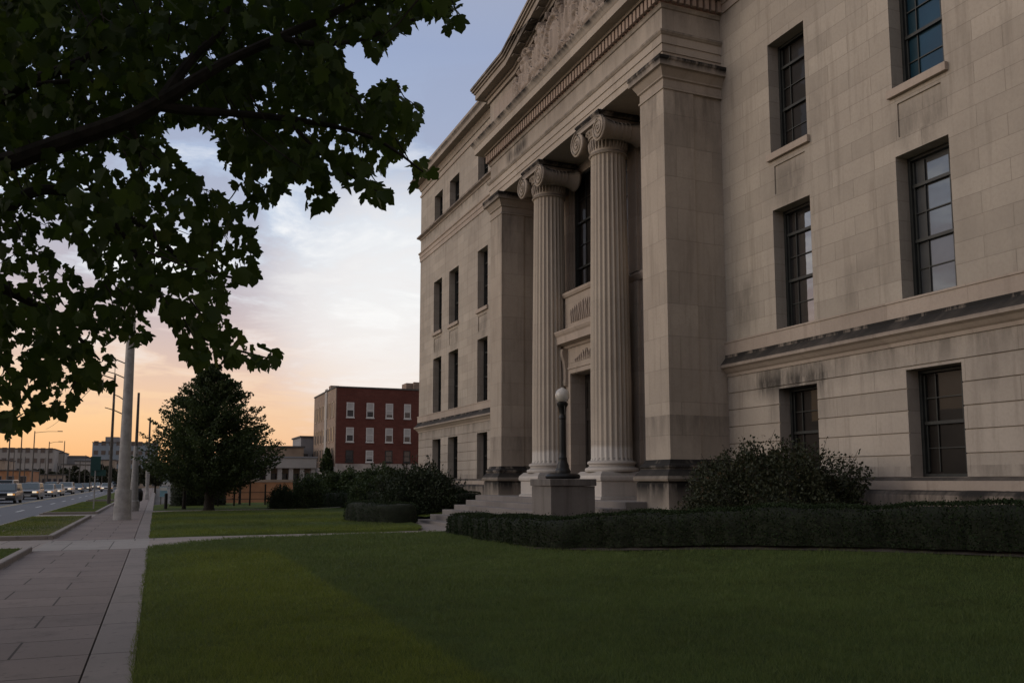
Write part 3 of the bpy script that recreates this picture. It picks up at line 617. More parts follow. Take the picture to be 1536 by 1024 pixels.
# near walk: slab field, light cross slab, border band
def sheet(name,mat,x0,x1,y0,y1,z,th=.3): mb=MB(); mb.box(x0,x1,y0,y1,z-th,z); return tag(mb.build(name,mat),kind='structure')
sheet('sidewalk',M['pave'],-2.7,-.548,-30,23.95,0.); sheet('sidewalk',M['pave'],-2.7,-.548,27.75,210,0.)
sheet('sidewalk',M['paveL'],-2.7,-.53,23.95,27.75,.004); sheet('sidewalk',M['paveL'],-.53,-.12,23.95,27.75,.006)
sheet('sidewalk_border',M['paveedge'],-.53,-.12,-30,23.95,.0); sheet('sidewalk_border',M['paveedge'],-.53,-.12,27.75,210,.0)
sheet('path',M['path'],-5.35,-2.7,23.95,28.6,-.012); sheet('path',M['path'],-5.35,-2.7,44.6,49.2,-.012)
mb=MB(); xs=[-.12,1,2.5,4,6,8,9.64]
def ramp_strip(mb,y0,y1,xs,dz):
    for a,b in zip(xs[:-1],xs[1:]): mb.quad((a,y0,float(gz(a))*.35+dz),(b,y0,float(gz(b))*.35+dz),(b,y1,float(gz(b))*.35+dz),(a,y1,float(gz(a))*.35+dz))
ramp_strip(mb,24.15,27.9,[-.12,1,2.5,4,6,7.4],0.); ramp_strip(mb,21.0,33.6,[7.4,8,9.66],0.)
tag(mb.build('path',M['path']),kind='structure')
mb=MB(); ramp_strip(mb,49.4,51.0,[-.12,1,3,5,8,12,15],.045); tag(mb.build('path',M['path']),kind='structure')
# lawns: turf sheets that follow the ground
def lawn(name,poly_fn,x0,x1,y0,y1,nx,ny,lift=0,lip=True):
    X=np.linspace(x0,x1,nx);Yv=np.linspace(y0,y1,ny); GX,GY2=np.meshgrid(X,Yv,indexing='ij')
    GX2,GY3=poly_fn(GX,GY2); Z=gz(GX2)+.012*np.sin(GX2*1.7+GY3*.9)+.010*np.sin(GY3*1.3-GX2*.6)+lift
    edge=np.minimum.reduce([GX-x0,x1-GX,GY2-y0,y1-GY2]); 
    if lip: Z[:,0]=-.06; Z[:,-1]=-.06; Z[0,:]=np.minimum(Z[0,:],-.03)
    V=np.stack([GX2,GY3,Z],-1).reshape(-1,3); I=np.arange(nx*ny).reshape(nx,ny); Fq=np.stack([I[:-1,:-1],I[1:,:-1],I[1:,1:],I[:-1,1:]],-1).reshape(-1,4)
    o=np_mesh(name,V,Fq,M['turf']); o.data.polygons.foreach_set('use_smooth',[True]*len(Fq)); return tag(o,kind='structure')
def nedge(x): return np.interp(x,[-.14,0.,.6,1.6,3.,5.,8.,15.],[24.2,24.35,25.0,25.7,26.3,26.55,26.6,26.6])
lawn('lawn',lambda x,y:(x+.0*y,y+np.clip((y-14)/10.2,0,1)*(nedge(x)-24.2)),-.14,15.,-12,24.2,80,120)
def nfn(x,y):   # the north lawn tapers to a rounded tip by the steps
    t=(y-27.9)/(49.4-27.9); xe=np.where(t<.0,0,7.9+ (np.clip(t,0,1)**.45)*2.2); return (-.14+(x+.14)/(10.+.14)*(xe+.14), y)
lawn('lawn',nfn,-.14,10.,27.9,49.4,50,80)
lawn('lawn',lambda x,y:(x,y),-.14,15.,51.0,66.,30,30)
lawn('lawn',lambda x,y:(x,y),10.,15.,33.7,49.4,12,20,.0,False)
# kerbed verge strips along the road
def verge(x0,x1,y0,y1,dry):
    w=.16; mb=MB(); 
    mb.box(x1-w,x1,y0,y1,-.3,.12); mb.box(x0,x0+w,y0,y1,-.3,.06); mb.box(x0+w,x1-w,y0,y0+w,-.3,.115); mb.box(x0+w,x1-w,y1-w,y1,-.3,.08)
    tag(mb.build('kerb',M['kerb'],bevel=.03),kind='structure')
    mb=MB(); mb.quad((x0+w,y0+w,.07),(x1-w,y0+w,.09),(x1-w,y1-w,.09),(x0+w,y1-w,.07)); tag(mb.build('verge',M['dryturf'] if dry else M['turf']),kind='structure')
verge(-5.35,-2.70,4.,23.95,False); verge(-5.35,-2.70,28.6,44.6,True); verge(-5.35,-2.70,49.2,74.,False); verge(-5.35,-2.70,80,140,False)
# planting beds
mb=MB(); n=24
for a in range(len([0])):
    pts=[(8.2,25.9),(8.05,22),(8.1,18.7),(9.15,17.1),(10.42,15.0),(11.38,12.75),(12.12,10.4),(12.7,8.),(13.4,5.),(15,3.6)]; bk=[(15,4)]
for (a,b),(c,d) in zip(pts[:-1],pts[1:]): mb.quad((a,b,float(gz(a))+.006),(c,d,float(gz(c))+.006),(15,d,float(gz(15.))+.02),(9.9 if b>20.5 else 15,b,float(gz(9.9 if b>20.5 else 15.))+.02))
tag(mb.build('planting_bed',M['soil']),kind='structure')
# ---------------------------------------------------------------- grass blades
_T=rng.random((64,64))
def vnoise(x,y,s):
    u=np.asarray(x)/s;v=np.asarray(y)/s; i=np.floor(u).astype(int);j=np.floor(v).astype(int); f=u-i;h=v-j; f=f*f*(3-2*f);h=h*h*(3-2*h)
    t=lambda a,b:_T[a%64,b%64]
    return (t(i,j)*(1-f)+t(i+1,j)*f)*(1-h)+(t(i,j+1)*(1-f)+t(i+1,j+1)*f)*h
def blades(name,P,h,w,lean=.5):
    n=len(P); a=rng.uniform(0,2*np.pi,n); hh=h*rng.uniform(.5,1.3,n); ww=w*rng.uniform(.7,1.3,n)
    d=np.stack([np.cos(a),np.sin(a),0*a],1); l=rng.uniform(.1,lean*2,n)*hh; b=rng.uniform(0,2*np.pi,n); L=np.stack([np.cos(b)*l,np.sin(b)*l,hh],1)
    V=np.stack([P-d*ww[:,None]/2,P+d*ww[:,None]/2,P+L],1).reshape(-1,3); F=np.arange(3*n).reshape(n,3); return np_mesh(name,V,F,M['blade'])
def scatter(n,dmin,dmax,pw,a0,a1):
    u=rng.random(n); e=2-pw; r=(dmin**e+u*(dmax**e-dmin**e))**(1/e); th=YAW+rng.uniform(a0,a1,n); return r*np.sin(th),r*np.cos(th)
x,y=scatter(620000,5.,30.,1.5,-.68,.68)
front=np.interp(y,[3.6,5.,8.,10.4,12.75,15.,17.1,18.7,25.9],[15,13.45,12.75,12.17,11.45,10.5,9.2,8.15,8.2])
k=(x>-.14-.07*vnoise(x*0,y,.35)*rng.random(len(x))**2)&(x<front)&(y<nedge(x)-.02)&(y>1); x,y=x[k],y[k]
P=np.stack([x,y,gz(x)+.012*np.sin(x*1.7+y*.9)+.010*np.sin(y*1.3-x*.6)-.004],1); dist=np.hypot(x,y)
o=blades('lawn_grass',P,.046*(1+np.clip(dist-9,0,30)*.01)*(.45+.75*vnoise(x,y,.22)+.45*vnoise(x+9,y,.9)+(rng.random(len(x))<.006)*1.2),.0048*(1+np.clip(dist-7,0,40)*.10)); tag(o,'short mown grass of the near lawn','grass',kind='stuff')
x,y=scatter(150000,27.,52.,1.0,-.5,.1); k=(x>-.14)&(x<8.2)&(y>27.9)&(y<49.4); x,y=x[k],y[k]
P=np.stack([x,y,gz(x)-.004],1); tag(blades('lawn_grass',P,.05,.02),'short mown grass of the lawn beyond the path','grass',kind='stuff')
pp=[]
for (x0,x1,y0,y1,n) in ((-5.1,-2.9,12,23.7,30000),(-5.1,-2.9,28.9,44.3,16000),(-5.1,-2.9,49.4,73.8,12000)): pp.append(np.stack([rng.uniform(x0,x1,n),rng.uniform(y0,y1,n),np.full(n,.078)],1))
tag(blades('verge_grass',np.concatenate(pp),.045,.016),'patchy grass in the kerbed strips along the road','grass',kind='stuff')
# ---------------------------------------------------------------- hedges and shrubs
def hedge(name,pts,hw,h,zf,label,mat='hedge',dens=1100,leaf=.042,group=None,hl=1.):
    pts=[np.array(p,float) for p in pts]; fine=[]
    for k in range(len(pts)-1):           # smooth centre line
        p0,p1,p2,p3=pts[max(k-1,0)],pts[k],pts[k+1],pts[min(k+2,len(pts)-1)]
        for t in np.linspace(0,1,8,endpoint=False): fine.append(.5*((2*p1)+(-p0+p2)*t+(2*p0-5*p1+4*p2-p3)*t*t+(-p0+3*p1-3*p2+p3)*t**3))
    fine.append(pts[-1]); fine=np.array(fine); seg=np.hypot(*np.diff(fine,axis=0).T); S=np.concatenate([[0],np.cumsum(seg)]); Lh=S[-1]
    root=empty(name,(float(pts[0][0]),float(pts[0][1]),float(zf(pts[0][0]))),label,'hedge',group)
    def at(s,q):                          # q in 0..1 round the cross-section, from one foot over the top to the other
        px=np.interp(s,S,fine[:,0]);py=np.interp(s,S,fine[:,1]); e=.05; tx=np.interp(s+e,S,fine[:,0])-np.interp(s-e,S,fine[:,0]);ty=np.interp(s+e,S,fine[:,1])-np.interp(s-e,S,fine[:,1]); l=np.hypot(tx,ty)+1e-9; nx,ny=ty/l,-tx/l
        an=np.pi*q; c=np.cos(an); si=np.sin(an); u=np.sign(c)*np.abs(c)**.35; v=si**.35
        endt=np.clip(np.minimum(s,Lh-s)/(hw*.8),0,1); sh=np.sqrt(1-(1-endt)**2)*.92+.08
        bump=1+.07*np.sin(s*2.1+3*q)+.06*np.sin(s*4.7+7*q)+.05*np.sin(s*9.1+11*q)+.03*np.sin(s*17.+5*q)
        return np.stack([px+nx*u*hw*sh*bump,py+ny*u*hw*sh*bump,zf(px)+h*np.interp(s/Lh,[0,.4,1],[hl,1,1])*v*(.75+.25*sh)*(1+.04*np.sin(s*1.7)+.025*np.sin(s*4.3+1))],-1),np.stack([nx*u,ny*u,v],-1)
    fs=h/(2*h+2*hw)
    def qmap(t):                          # even spacing along foot - top - foot
        t=np.asarray(t,float); e=np.minimum(t,1-t); a=np.arcsin((np.clip(e/fs,0,1)*.886)**(1/.35))/np.pi; m=np.clip((e-fs)/(.5-fs),0,1); b=np.arccos(((1-m)*.886)**(1/.35))/np.pi
        q=np.where(e<fs,a,b); return np.where(t<.5,q,1-q)
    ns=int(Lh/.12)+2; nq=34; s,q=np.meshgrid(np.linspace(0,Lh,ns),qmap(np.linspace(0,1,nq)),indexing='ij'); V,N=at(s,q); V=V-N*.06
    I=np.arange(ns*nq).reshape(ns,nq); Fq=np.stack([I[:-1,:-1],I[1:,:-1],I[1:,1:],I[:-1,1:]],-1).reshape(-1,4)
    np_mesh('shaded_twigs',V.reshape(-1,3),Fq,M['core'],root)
    n=int(dens*Lh*(2*hw+2*h)); s=rng.uniform(0,Lh,n); q=qmap(rng.random(n)); V,N=at(s,q); V=V+N*((rng.normal(0,.016,n)+(rng.random(n)<.02)*rng.uniform(.02,.10,n))[:,None]); leaf_cloud('foliage',V,leaf,M[mat],root,out=N)
    return root
def shrub(name,c,rx,ry,h,label,mat='shrub',n=9000,leaf=.09,twigs=40,cat='shrub',spiky=.0,group=None):
    c=np.array((c[0],c[1],float(gz(c[0])) if len(c)<3 else c[2])); root=empty(name,tuple(c),label,cat,group)
    ph=rng.uniform(0,6.28,8)
    def rad(d):
        th=np.arctan2(d[:,1],d[:,0]); return 1+.13*np.sin(3*th+ph[0]+2*d[:,2])+.10*np.sin(5*th+ph[1]-3*d[:,2])+.08*np.sin(9*th+ph[2]+6*d[:,2])+.07*np.sin(11*d[:,2]+ph[3]+2*th)
    def pts(n,r0,r1):
        d=rng.normal(size=(n,3)); d/=np.linalg.norm(d,axis=1)[:,None]; d[:,2]=np.abs(d[:,2])*1.0; r=rad(d)*rng.uniform(r0,r1,n)
        P=d*r[:,None]; P[:,2]=np.sign(P[:,2])*np.abs(P[:,2])**.8; return c+P*np.array((rx,ry,h)),d
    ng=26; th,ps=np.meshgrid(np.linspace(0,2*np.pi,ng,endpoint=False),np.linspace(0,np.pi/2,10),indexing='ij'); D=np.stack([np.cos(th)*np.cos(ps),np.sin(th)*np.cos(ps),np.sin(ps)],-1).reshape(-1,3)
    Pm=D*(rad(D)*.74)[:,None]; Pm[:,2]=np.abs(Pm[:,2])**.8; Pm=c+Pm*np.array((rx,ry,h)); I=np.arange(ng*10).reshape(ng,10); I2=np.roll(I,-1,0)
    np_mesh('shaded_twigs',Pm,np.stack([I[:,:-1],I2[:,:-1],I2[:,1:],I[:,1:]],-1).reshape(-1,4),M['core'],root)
    P,d=pts(n,.72,1.04); ex=[]
    mb=MB(); TP=[]
    for k in range(twigs):
        b,dd=pts(1,.8,.9); b=b[0];dd=dd[0]; 
        if dd[2]<.15: continue
        t=Vector(b)+Vector((dd[0]*.5,dd[1]*.5,dd[2]*.8+.35)).normalized()*rng.uniform(.2,.55+spiky); m_=(Vector(b)+t)/2+Vector(rng.normal(0,.04,3)); mb.tube([b,m_,t],[.012,.008,.004],4)
        for q in range(7): f=rng.uniform(.3,1); TP.append(np.array(b)*(1-f)+np.array(t)*f+rng.normal(0,.035,3))
    if mb.v: mb.build('twigs',M['bark'],root)['kind']='stuff'
    if TP: P=np.concatenate([P,np.array(TP)]); d=np.concatenate([d,np.tile([0,0,1.],(len(TP),1))])
    leaf_cloud('foliage',P,leaf,M[mat],root,out=d); return root
hedge('clipped_hedge',[(8.75,25.4),(8.62,22.2),(8.75,19.1),(9.75,17.55),(11.0,15.4),(12.0,13.0),(12.75,10.6),(13.3,8.2),(13.9,5.)],.58,.74,gz,'long low clipped boxwood hedge curving in front of the lamp pedestal',hl=.72)
hedge('clipped_hedge',[(7.5,35.2),(7.9,33.4),(8.5,32.5),(9.05,32.9)],.6,.80,lambda x:gz(x)*.5,'short rounded clipped hedge left of the steps at the lawn edge',dens=600)
hedge('clipped_hedge',[(9.3,50.5),(10.2,47.5),(11.0,44.2)],.6,.85,gz,'low flat-topped hedge behind the lawn below the leafy bushes',dens=400,leaf=.07)
hedge('clipped_hedge',[(11.,36.6),(12.,36.2),(13.2,36.0)],.5,.62,gz,'short dark hedge between the yew bush and the porch floor',dens=500,leaf=.06)
shrub('yew_bush',(10.5,36.3),1.75,1.7,1.85,'spreading dark yew bush left of the front steps','yew',15000,.10,110,spiky=.35)
shrub('yew_bush',(12.3,39.2),1.25,1.4,1.0,'lower dark yew bush against the far wing wall','yew',9000,.10,70,spiky=.3)
shrub('flowering_bush',(13.2,16.5),1.3,2.85,1.7,'wide reddish-brown tipped bush under the near ground-floor window','redshrub',30000,.075,170,spiky=.12)
shrub('round_bush',(6.75,51.6),.85,.9,1.2,'dark dome-shaped bush at the far end of the bush row','hedge',5000,.08,0)
shrub('round_bush',(8.3,52.),1.1,1.1,1.75,'loose dark bush beside the dome-shaped bush','shrub',6000,.10,30)
shrub('leafy_bush',(11.4,57.),2.3,2.,1.75,'tall green leafy bush in front of the red brick building','shrub',11000,.16,50)
shrub('leafy_bush',(13.4,54.5),1.9,2.,1.75,'green leafy bush next to the far corner of the courthouse','shrub',9000,.15,40)
shrub('leafy_bush',(10.4,46.3),.95,1.2,1.35,'small green bush between the flat hedge and the yew','shrub',4000,.11,20)
# ---------------------------------------------------------------- lamp on its pedestal
pl=empty('lamp_pedestal',(10.23,21.43,.15),'square weathered granite pedestal behind the curved hedge carrying the lamp','pedestal')
mb=MB(); mb.box(9.58,10.88,20.8,22.06,-.3,1.545); mb.build('pedestal_block',M['plinth'],pl,bevel=.015)
mb=MB(); mb.box(9.545,10.915,20.765,22.095,1.55,1.735); mb.build('pedestal_cap',M['plinth'],pl,bevel=.02)
lp=empty('globe_lamp',(10.23,21.43,1.737),'black iron globe lamp with frosted ball on the pedestal beside the steps','lamp post'); c=(10.23,21.43,0)
mb=MB(); mb.lathe([(.44,1.738),(.47,1.76),(.48,1.81),(.45,1.86),(.34,1.885),(.2,1.89)],c,32); mb.build('lamp_base',M['iron'],lp,smooth=True)
mb=MB(); mb.lathe([(.215,1.885),(.22,1.95),(.19,2.0),(.17,2.04),(.17,2.1),(.135,2.18),(.115,2.26),(.12,2.3),(.10,2.33),(.098,2.5),(.088,3.3),(.085,3.36),(.105,3.38),(.105,3.42),(.085,3.45),(.09,3.52),(.115,3.68),(.15,3.74),(.155,3.80),(.12,3.83)],c,16); mb.build('lamp_shaft',M['iron'],lp,smooth=True)
mb=MB()
for s in(-1,1): mb.tube([(10.23,21.43+s*.09,3.40),(10.23,21.43+s*.15,3.48),(10.23,21.43+s*.16,3.6),(10.23,21.43+s*.13,3.76)],.014,6)
mb.build('lamp_bracket',M['iron'],lp)
mb=MB(); mb.lathe([(.09,3.82),(.15,3.86),(.19,3.95),(.195,4.03),(.175,4.11),(.12,4.18),(.06,4.205),(.03,4.23)],c,24); mb.build('lamp_globe',M['globe'],lp,smooth=True)
# ================================================================ TREES
ML=[(.03,0),(.22,-.04),(.40,.05),(.34,.20),(.46,.33),(.53,.52),(.40,.54),(.27,.50),(.29,.66),(.22,.78),(.12,.86),(0,1.)]
ML=np.array(ML+[(-a,b) for a,b in ML[-2::-1]]); NL=len(ML)
def maple_leaves(name,P,size,mat,parent):
    n=len(P); s=np.asarray(size)*np.ones(n)*rng.uniform(.7,1.3,n)
    t=rng.normal(0,.55,(n,3)); t[:,2]=-1.+rng.normal(0,.35,n); t/=np.linalg.norm(t,axis=1)[:,None]       # tips hang down
    e=rng.normal(size=(n,3)); e-=t*(e*t).sum(1)[:,None]; e/=np.linalg.norm(e,axis=1)[:,None]; nn=np.cross(t,e)
    L=np.concatenate([[(0,.36)],ML]); cup=rng.uniform(.1,.55,n)
    X=L[None,:,0]*rng.uniform(.85,1.1,n)[:,None]; Y=L[None,:,1]-.1; Z=-cup[:,None]*np.abs(X)-.22*(Y**2)*rng.uniform(-.3,1.2,n)[:,None]
    V=P[:,None,:]+s[:,None,None]*(X[:,:,None]*e[:,None,:]+Y[:,:,None]*t[:,None,:]+Z[:,:,None]*nn[:,None,:])
    k=NL; tri=np.array([(0,1+j,1+(j+1)%k) for j in range(k)]); F=(np.arange(n)[:,None,None]*(k+1)+tri[None]).reshape(-1,3)
    return np_mesh(name,V.reshape(-1,3),F,mat,parent)
def inpoly(u,v,poly):
    poly=np.array(poly,float); r=np.zeros(len(u),bool); j=len(poly)-1
    for i in range(len(poly)):
        xi,yi=poly[i];xj,yj=poly[j]; c=((yi>v)!=(yj>v))&(u<(xj-xi)*(v-yi)/(yj-yi+1e-12)+xi); r^=c; j=i
    return r
OUT=[(-400,-400),(690,-400),(693,20),(684,44),(668,40),(655,42),(640,20),(612,32),(600,42),(582,64),(560,84),(546,56),(508,52),(512,100),(532,112),(530,135),(546,152),(562,132),(588,116),(608,128),(600,150),(630,156),(628,190),(612,222),(602,244),(630,240),(644,226),(656,258),(640,282),(612,270),(592,248),(560,252),(548,264),(582,284),(590,300),(560,304),(520,286),(500,256),(482,250),(494,276),(508,298),(480,310),(458,308),(460,282),(442,252),(432,284),(414,306),(394,318),(372,312),(374,292),(350,270),(342,250),(326,232),(330,212),(318,196),(300,184),(272,180),(252,186),(246,206),(262,232),(296,262),(322,276),(352,306),(362,332),(386,342),(390,380),(380,420),(352,436),(334,452),(344,478),(364,506),(386,514),(418,524),(422,550),(400,564),(384,552),(352,552),(330,540),(300,552),(278,536),(268,500),(250,482),(240,456),(216,456),(222,500),(204,524),(186,508),(174,518),(168,560),(164,598),(142,594),(126,570),(106,606),(70,628),(46,624),(28,648),(-20,664),(-400,700)]
GAPS=[[(76,358),(112,360),(132,396),(152,398),(150,428),(126,420),(112,394),(80,384)],[(150,222),(176,218),(184,236),(202,246),(176,256),(152,246)],[(250,186),(300,190),(320,244),(300,262),(268,236),(246,206)],[(100,470),(118,466),(124,490),(104,500)],[(186,152),(202,148),(204,164),(188,172)]]
mt=empty('maple_tree',(-4.3,5.2,.05),'big dark-leaved maple by the walk, branches hanging over the top left','tree')
def spl(pts,rad,m=5):
    P=[np.array(p,float) for p in pts]; o=[];r=[]
    for k in range(len(P)-1):
        p0,p1,p2,p3=P[max(k-1,0)],P[k],P[k+1],P[min(k+2,len(P)-1)]
        for t in np.linspace(0,1,m,endpoint=False): o.append(.5*((2*p1)+(-p0+p2)*t+(2*p0-5*p1+4*p2-p3)*t*t+(-p0+3*p1-3*p2+p3)*t**3)); r.append(rad[k]*(1-t)+rad[k+1]*t)
    o.append(P[-1]);r.append(rad[-1]); return o,r
mb=MB(); o,r=spl([(-4.3,5.2,-.1),(-4.32,5.2,.3),(-4.25,5.15,1.3),(-4.3,5.05,2.3),(-4.45,5.0,4.),(-4.3,4.9,6.2),(-4.5,4.8,8.8),(-4.3,4.7,11.)],[.46,.34,.29,.28,.22,.17,.1,.03]); mb.tube(o,r,14); mb.build('trunk',M['bark'],mt,smooth=True)
def S(u,v,d): return tuple(spot(u,v,d))
limbs=[([(-4.3,5.05,2.2),(-3.3,5.0,2.75),S(-120,272,4.75),S(0,246,4.7),S(100,212,4.65),S(190,180,4.6),S(250,148,4.6),S(300,116,4.6),S(345,90,4.65),S(420,56,4.7),S(492,24,4.75),S(560,-14,4.8),S(640,-60,4.9)],[.10,.075,.06,.054,.050,.046,.040,.032,.027,.024,.02,.014,.008]),
 ([S(236,158,4.6),S(285,166,4.65),S(350,170,4.75),S(430,178,4.8),S(510,192,4.85),S(575,215,4.9),S(635,258,4.95)],[.035,.026,.021,.018,.014,.010,.005]),
 ([S(244,150,4.6),S(265,118,4.7),S(292,84,4.8),S(330,44,4.9),S(352,-30,5.)],[.036,.03,.026,.02,.014]),
 ([S(-120,272,4.75),S(-20,320,4.9),S(60,285,5.1),S(140,300,5.3),S(215,340,5.5),S(290,400,5.6),S(370,420,5.7)],[.05,.04,.032,.026,.02,.014,.006]),
 ([S(140,300,5.3),S(190,360,5.4),S(225,420,5.5),S(280,490,5.5),S(340,520,5.5),S(415,540,5.5)],[.02,.017,.015,.012,.009,.004]),
 ([S(-120,272,4.75),S(-60,400,5.2),S(20,440,5.5),S(90,480,5.7),S(150,540,5.8)],[.05,.04,.03,.018,.006]),
 ([S(-60,400,5.2),S(-10,520,5.3),S(40,590,5.4),S(60,622,5.4)],[.03,.022,.012,.005]),
 ([S(-40,180,5.2),S(30,130,5.2),S(90,105,5.3),S(140,80,5.4),S(220,20,5.5)],[.05,.036,.03,.022,.014]),
 ([S(25,130,5.2),S(110,122,5.2),S(200,128,5.2)],[.02,.014,.008]),
 ([S(420,56,4.7),S(470,66,4.7),S(540,60,4.7),S(620,30,4.7),S(680,15,4.7)],[.02,.015,.012,.009,.004]),
 ([S(430,178,4.8),S(480,230,4.8),S(530,266,4.8),S(575,292,4.8)],[.012,.009,.006,.004]),
 ([S(190,180,4.6),S(210,225,4.7),S(212,285,4.75),S(205,340,4.8)],[.02,.012,.008,.004])]
limbs+=[([(-4.3,5.05,3.2),(-5.2,5.6,4.6),(-6.8,6.4,6.2)],[.12,.08,.03]),([(-4.4,5.,4.2),(-3.9,3.6,5.6),(-3.2,1.8,6.8)],[.1,.07,.03]),([(-4.4,5.,4.6),(-3.6,6.6,6.4),(-2.6,8.6,8.)],[.1,.07,.03]),([(-4.4,5,5.),(-5.6,3.9,6.6),(-6.9,2.6,8.)],[.09,.06,.03]),([(-4.4,5.,3.8),(-2.6,4.,5.),(-.6,3.2,5.8),(1.2,2.6,6.1)],[.1,.07,.045,.02])]
mb=MB()
for p,rd in limbs: o,r=spl(p,rd); mb.tube(o,r,8)
mb.build('branches',M['bark'],mt,smooth=True)
# leaves in sprays: the part over the lawn and walk, then the rest of the round crown
def spray(u,v,d,n,sp):
    c=np.array([spot(a,b,q) for a,b,q in zip(u,v,d)]); k=np.repeat(np.arange(len(c)),n); return c[k]+rng.normal(0,sp,(len(k),3))*np.array((1,1,.8))
def keep(P,grow=0):
    u,v,c=project(P); inside=inpoly(u,v,OUT)
    for gp in GAPS: inside&=~inpoly(u,v,gp)
    return inside
n=3000; u=rng.uniform(-150,700,n); v=rng.uniform(-120,660,n); m_=inpoly(u,v,OUT); u,v=u[m_],v[m_]
d=rng.uniform(4.1,7.2,len(u)); d=np.where(u>430,rng.uniform(4.2,5.4,len(u)),d)
P=spray(u,v,d,6,.11); u2=rng.uniform(-100,620,900); v2=rng.uniform(-100,240,900); P=np.concatenate([P,spray(u2,v2,rng.uniform(5.4,7.8,900),6,.13)]); P=P[keep(P)]
# thin the lower half a little so that light shows through
uu,vv,_=project(P); P=P[rng.random(len(P))<np.where(vv>260,.54,np.where(vv>60,.74,.9))]
edge=[]
for k in range(len(OUT)):    # hanging tips along the rim of the crown
    a,b=np.array(OUT[k],float),np.array(OUT[(k+1)%len(OUT)],float); L=np.hypot(*(b-a))
    if min(a[0],b[0])<-60 or min(a[1],b[1])<-60: continue
    for t in np.arange(0,1,9/max(L,9)):
        q=a+(b-a)*t; cc=np.array([300,220.]); q=q+(cc-q)/np.hypot(*(cc-q))*rng.uniform(8,26); edge.append(spot(q[0],q[1],rng.uniform(4.2,5.2)))
E_=np.array(edge); E_=E_[keep(E_)]
P=np.concatenate([P,E_])
LP=np.concatenate([np.array(spl(limbs[k][0],limbs[k][1],12)[0]) for k in (0,1,2)]); lu,lv,lc=project(LP); pu,pv,pc=project(P)
dm=np.min(np.where((lu[None]>-60),np.hypot(pu[:,None]-lu[None],pv[:,None]-lv[None]),1e9),axis=1); P=P[~((dm<30)&(pc<4.95)&(rng.random(len(P))<.9))]
# twigs inside the sprays
mb=MB()
idx=rng.choice(len(P),420,replace=False)
for i in idx:
    p=P[i]; q=p+np.array((rng.normal(-.06,.1),rng.normal(-.02,.1),rng.uniform(.05,.22)))
    if keep(q[None])[0]: mb.tube([tuple(p),tuple((p+q)/2+rng.normal(0,.012,3)),tuple(q)],[.002,.0035,.005],4,False)
mb.build('twigs',M['bark'],mt)['kind']='stuff'
d3=rng.normal(size=(1300,3)); d3/=np.linalg.norm(d3,axis=1)[:,None]; C=np.array((-4.3,4.6,6.9))+d3*(rng.uniform(.55,1,1300)**.5)[:,None]*np.array((6.0,6.2,4.9))
k=np.repeat(np.arange(len(C)),4); Q=C[k]+rng.normal(0,.3,(len(k),3)); u,v,c=project(Q); out=(c<.3)|(u<-90)|(u>1640)|(v<-90)|(v>1120); Q=Q[out&(Q[:,2]>2.3)]
maple_leaves('crown',np.concatenate([P,Q]),np.concatenate([np.full(len(P),.080),np.full(len(Q),.24)]),M['maple'],mt)

def tree(name,c,prof,trunk,label,mat,n,leaf,r0=.14,cat='tree',group=None,lay=True,branches=26):
    """prof: (height, crown radius) pairs; leaves gathered in boughs with gaps between them"""
    root=empty(name,c,label,cat,group); c=np.array(c,float); H=[p[0] for p in prof]; Rr=[p[1] for p in prof]; top=H[-1]
    mb=MB(); mb.tube([tuple(c+np.array((0,0,-.15))),tuple(c+np.array((0,0,.15))),tuple(c+np.array((.03,.02,trunk))),tuple(c+np.array((-.05,.04,top*.6))),tuple(c+np.array((0,0,top*.95)))],[r0*1.5,r0*1.05,r0*.9,r0*.5,.02],10)
    mb.build('trunk',M['bark'],root,smooth=True)
    mb=MB(); B=[]; nb=branches*9
    for k in range(nb):                    # boughs in loose whorls, each ending in a narrow rising tip
        lev=round((k+.5)/nb*13)/13+rng.normal(0,.022); h=H[0]+(top-H[0])*min(max(lev,0),1)**1.12*.97; a=rng.uniform(0,6.283); rr=np.interp(h,H,Rr)*rng.choice([rng.uniform(.55,.95),rng.uniform(.9,1.12)]); B.append((h,a,rr))
        if k%9==0: mb.tube([tuple(c+np.array((0,0,max(trunk*.8,h-rr*.35)))),tuple(c+np.array((math.cos(a)*rr*.5,math.sin(a)*rr*.5,h-rr*.12))),tuple(c+np.array((math.cos(a)*rr*.9,math.sin(a)*rr*.9,h)))],[r0*.35,r0*.2,.015],5,False)
    mb.build('branches',M['bark'],root)
    per=max(n//len(B),2); P=[]
    for h,a,rr in B:
        t=rng.uniform(.15,1.08,per)**.75; sp=(.07+.09*rr)*(1.12-t)+.035; q=np.stack([np.cos(a)*rr*t,np.sin(a)*rr*t,h-.28*rr*(1-t)+.14*rr*t*t],1)+rng.normal(0,1,(per,3))*np.array((1,1,.6))*sp[:,None]; P.append(q+c)
    P=np.concatenate(P); ctr=P-(c+np.array((0,0,top*.4))); leaf_cloud('crown',P,leaf,M[mat],root,out=ctr/np.linalg.norm(ctr,axis=1)[:,None]); return root
tree('linden_tree',(2.7,50.4,.08),[(1.5,2.9),(2.2,3.6),(3.6,3.2),(5.0,2.5),(6.3,1.7),(7.3,.85),(8.1,.12)],1.7,'dense pyramid-shaped tree standing on the far lawn near the walk','linden',64000,.14,.26,branches=60)
tree('maple_tree',(-6.2,12.2,0.),[(2.6,1.6),(4.2,2.9),(6.5,3.3),(9.,2.4),(10.6,.3)],2.6,'second street maple standing south in the kerbed strip, outside the left edge','maple',9000,.3,.2,branches=20)  # unseen tree, added to throw shade on the near wing and lawn
rw=empty('unseen_row_building',(-36,30,0),'two-storey tan row building across the road, outside the left edge','building')  # unseen block, added so the ground-floor windows reflect something dark
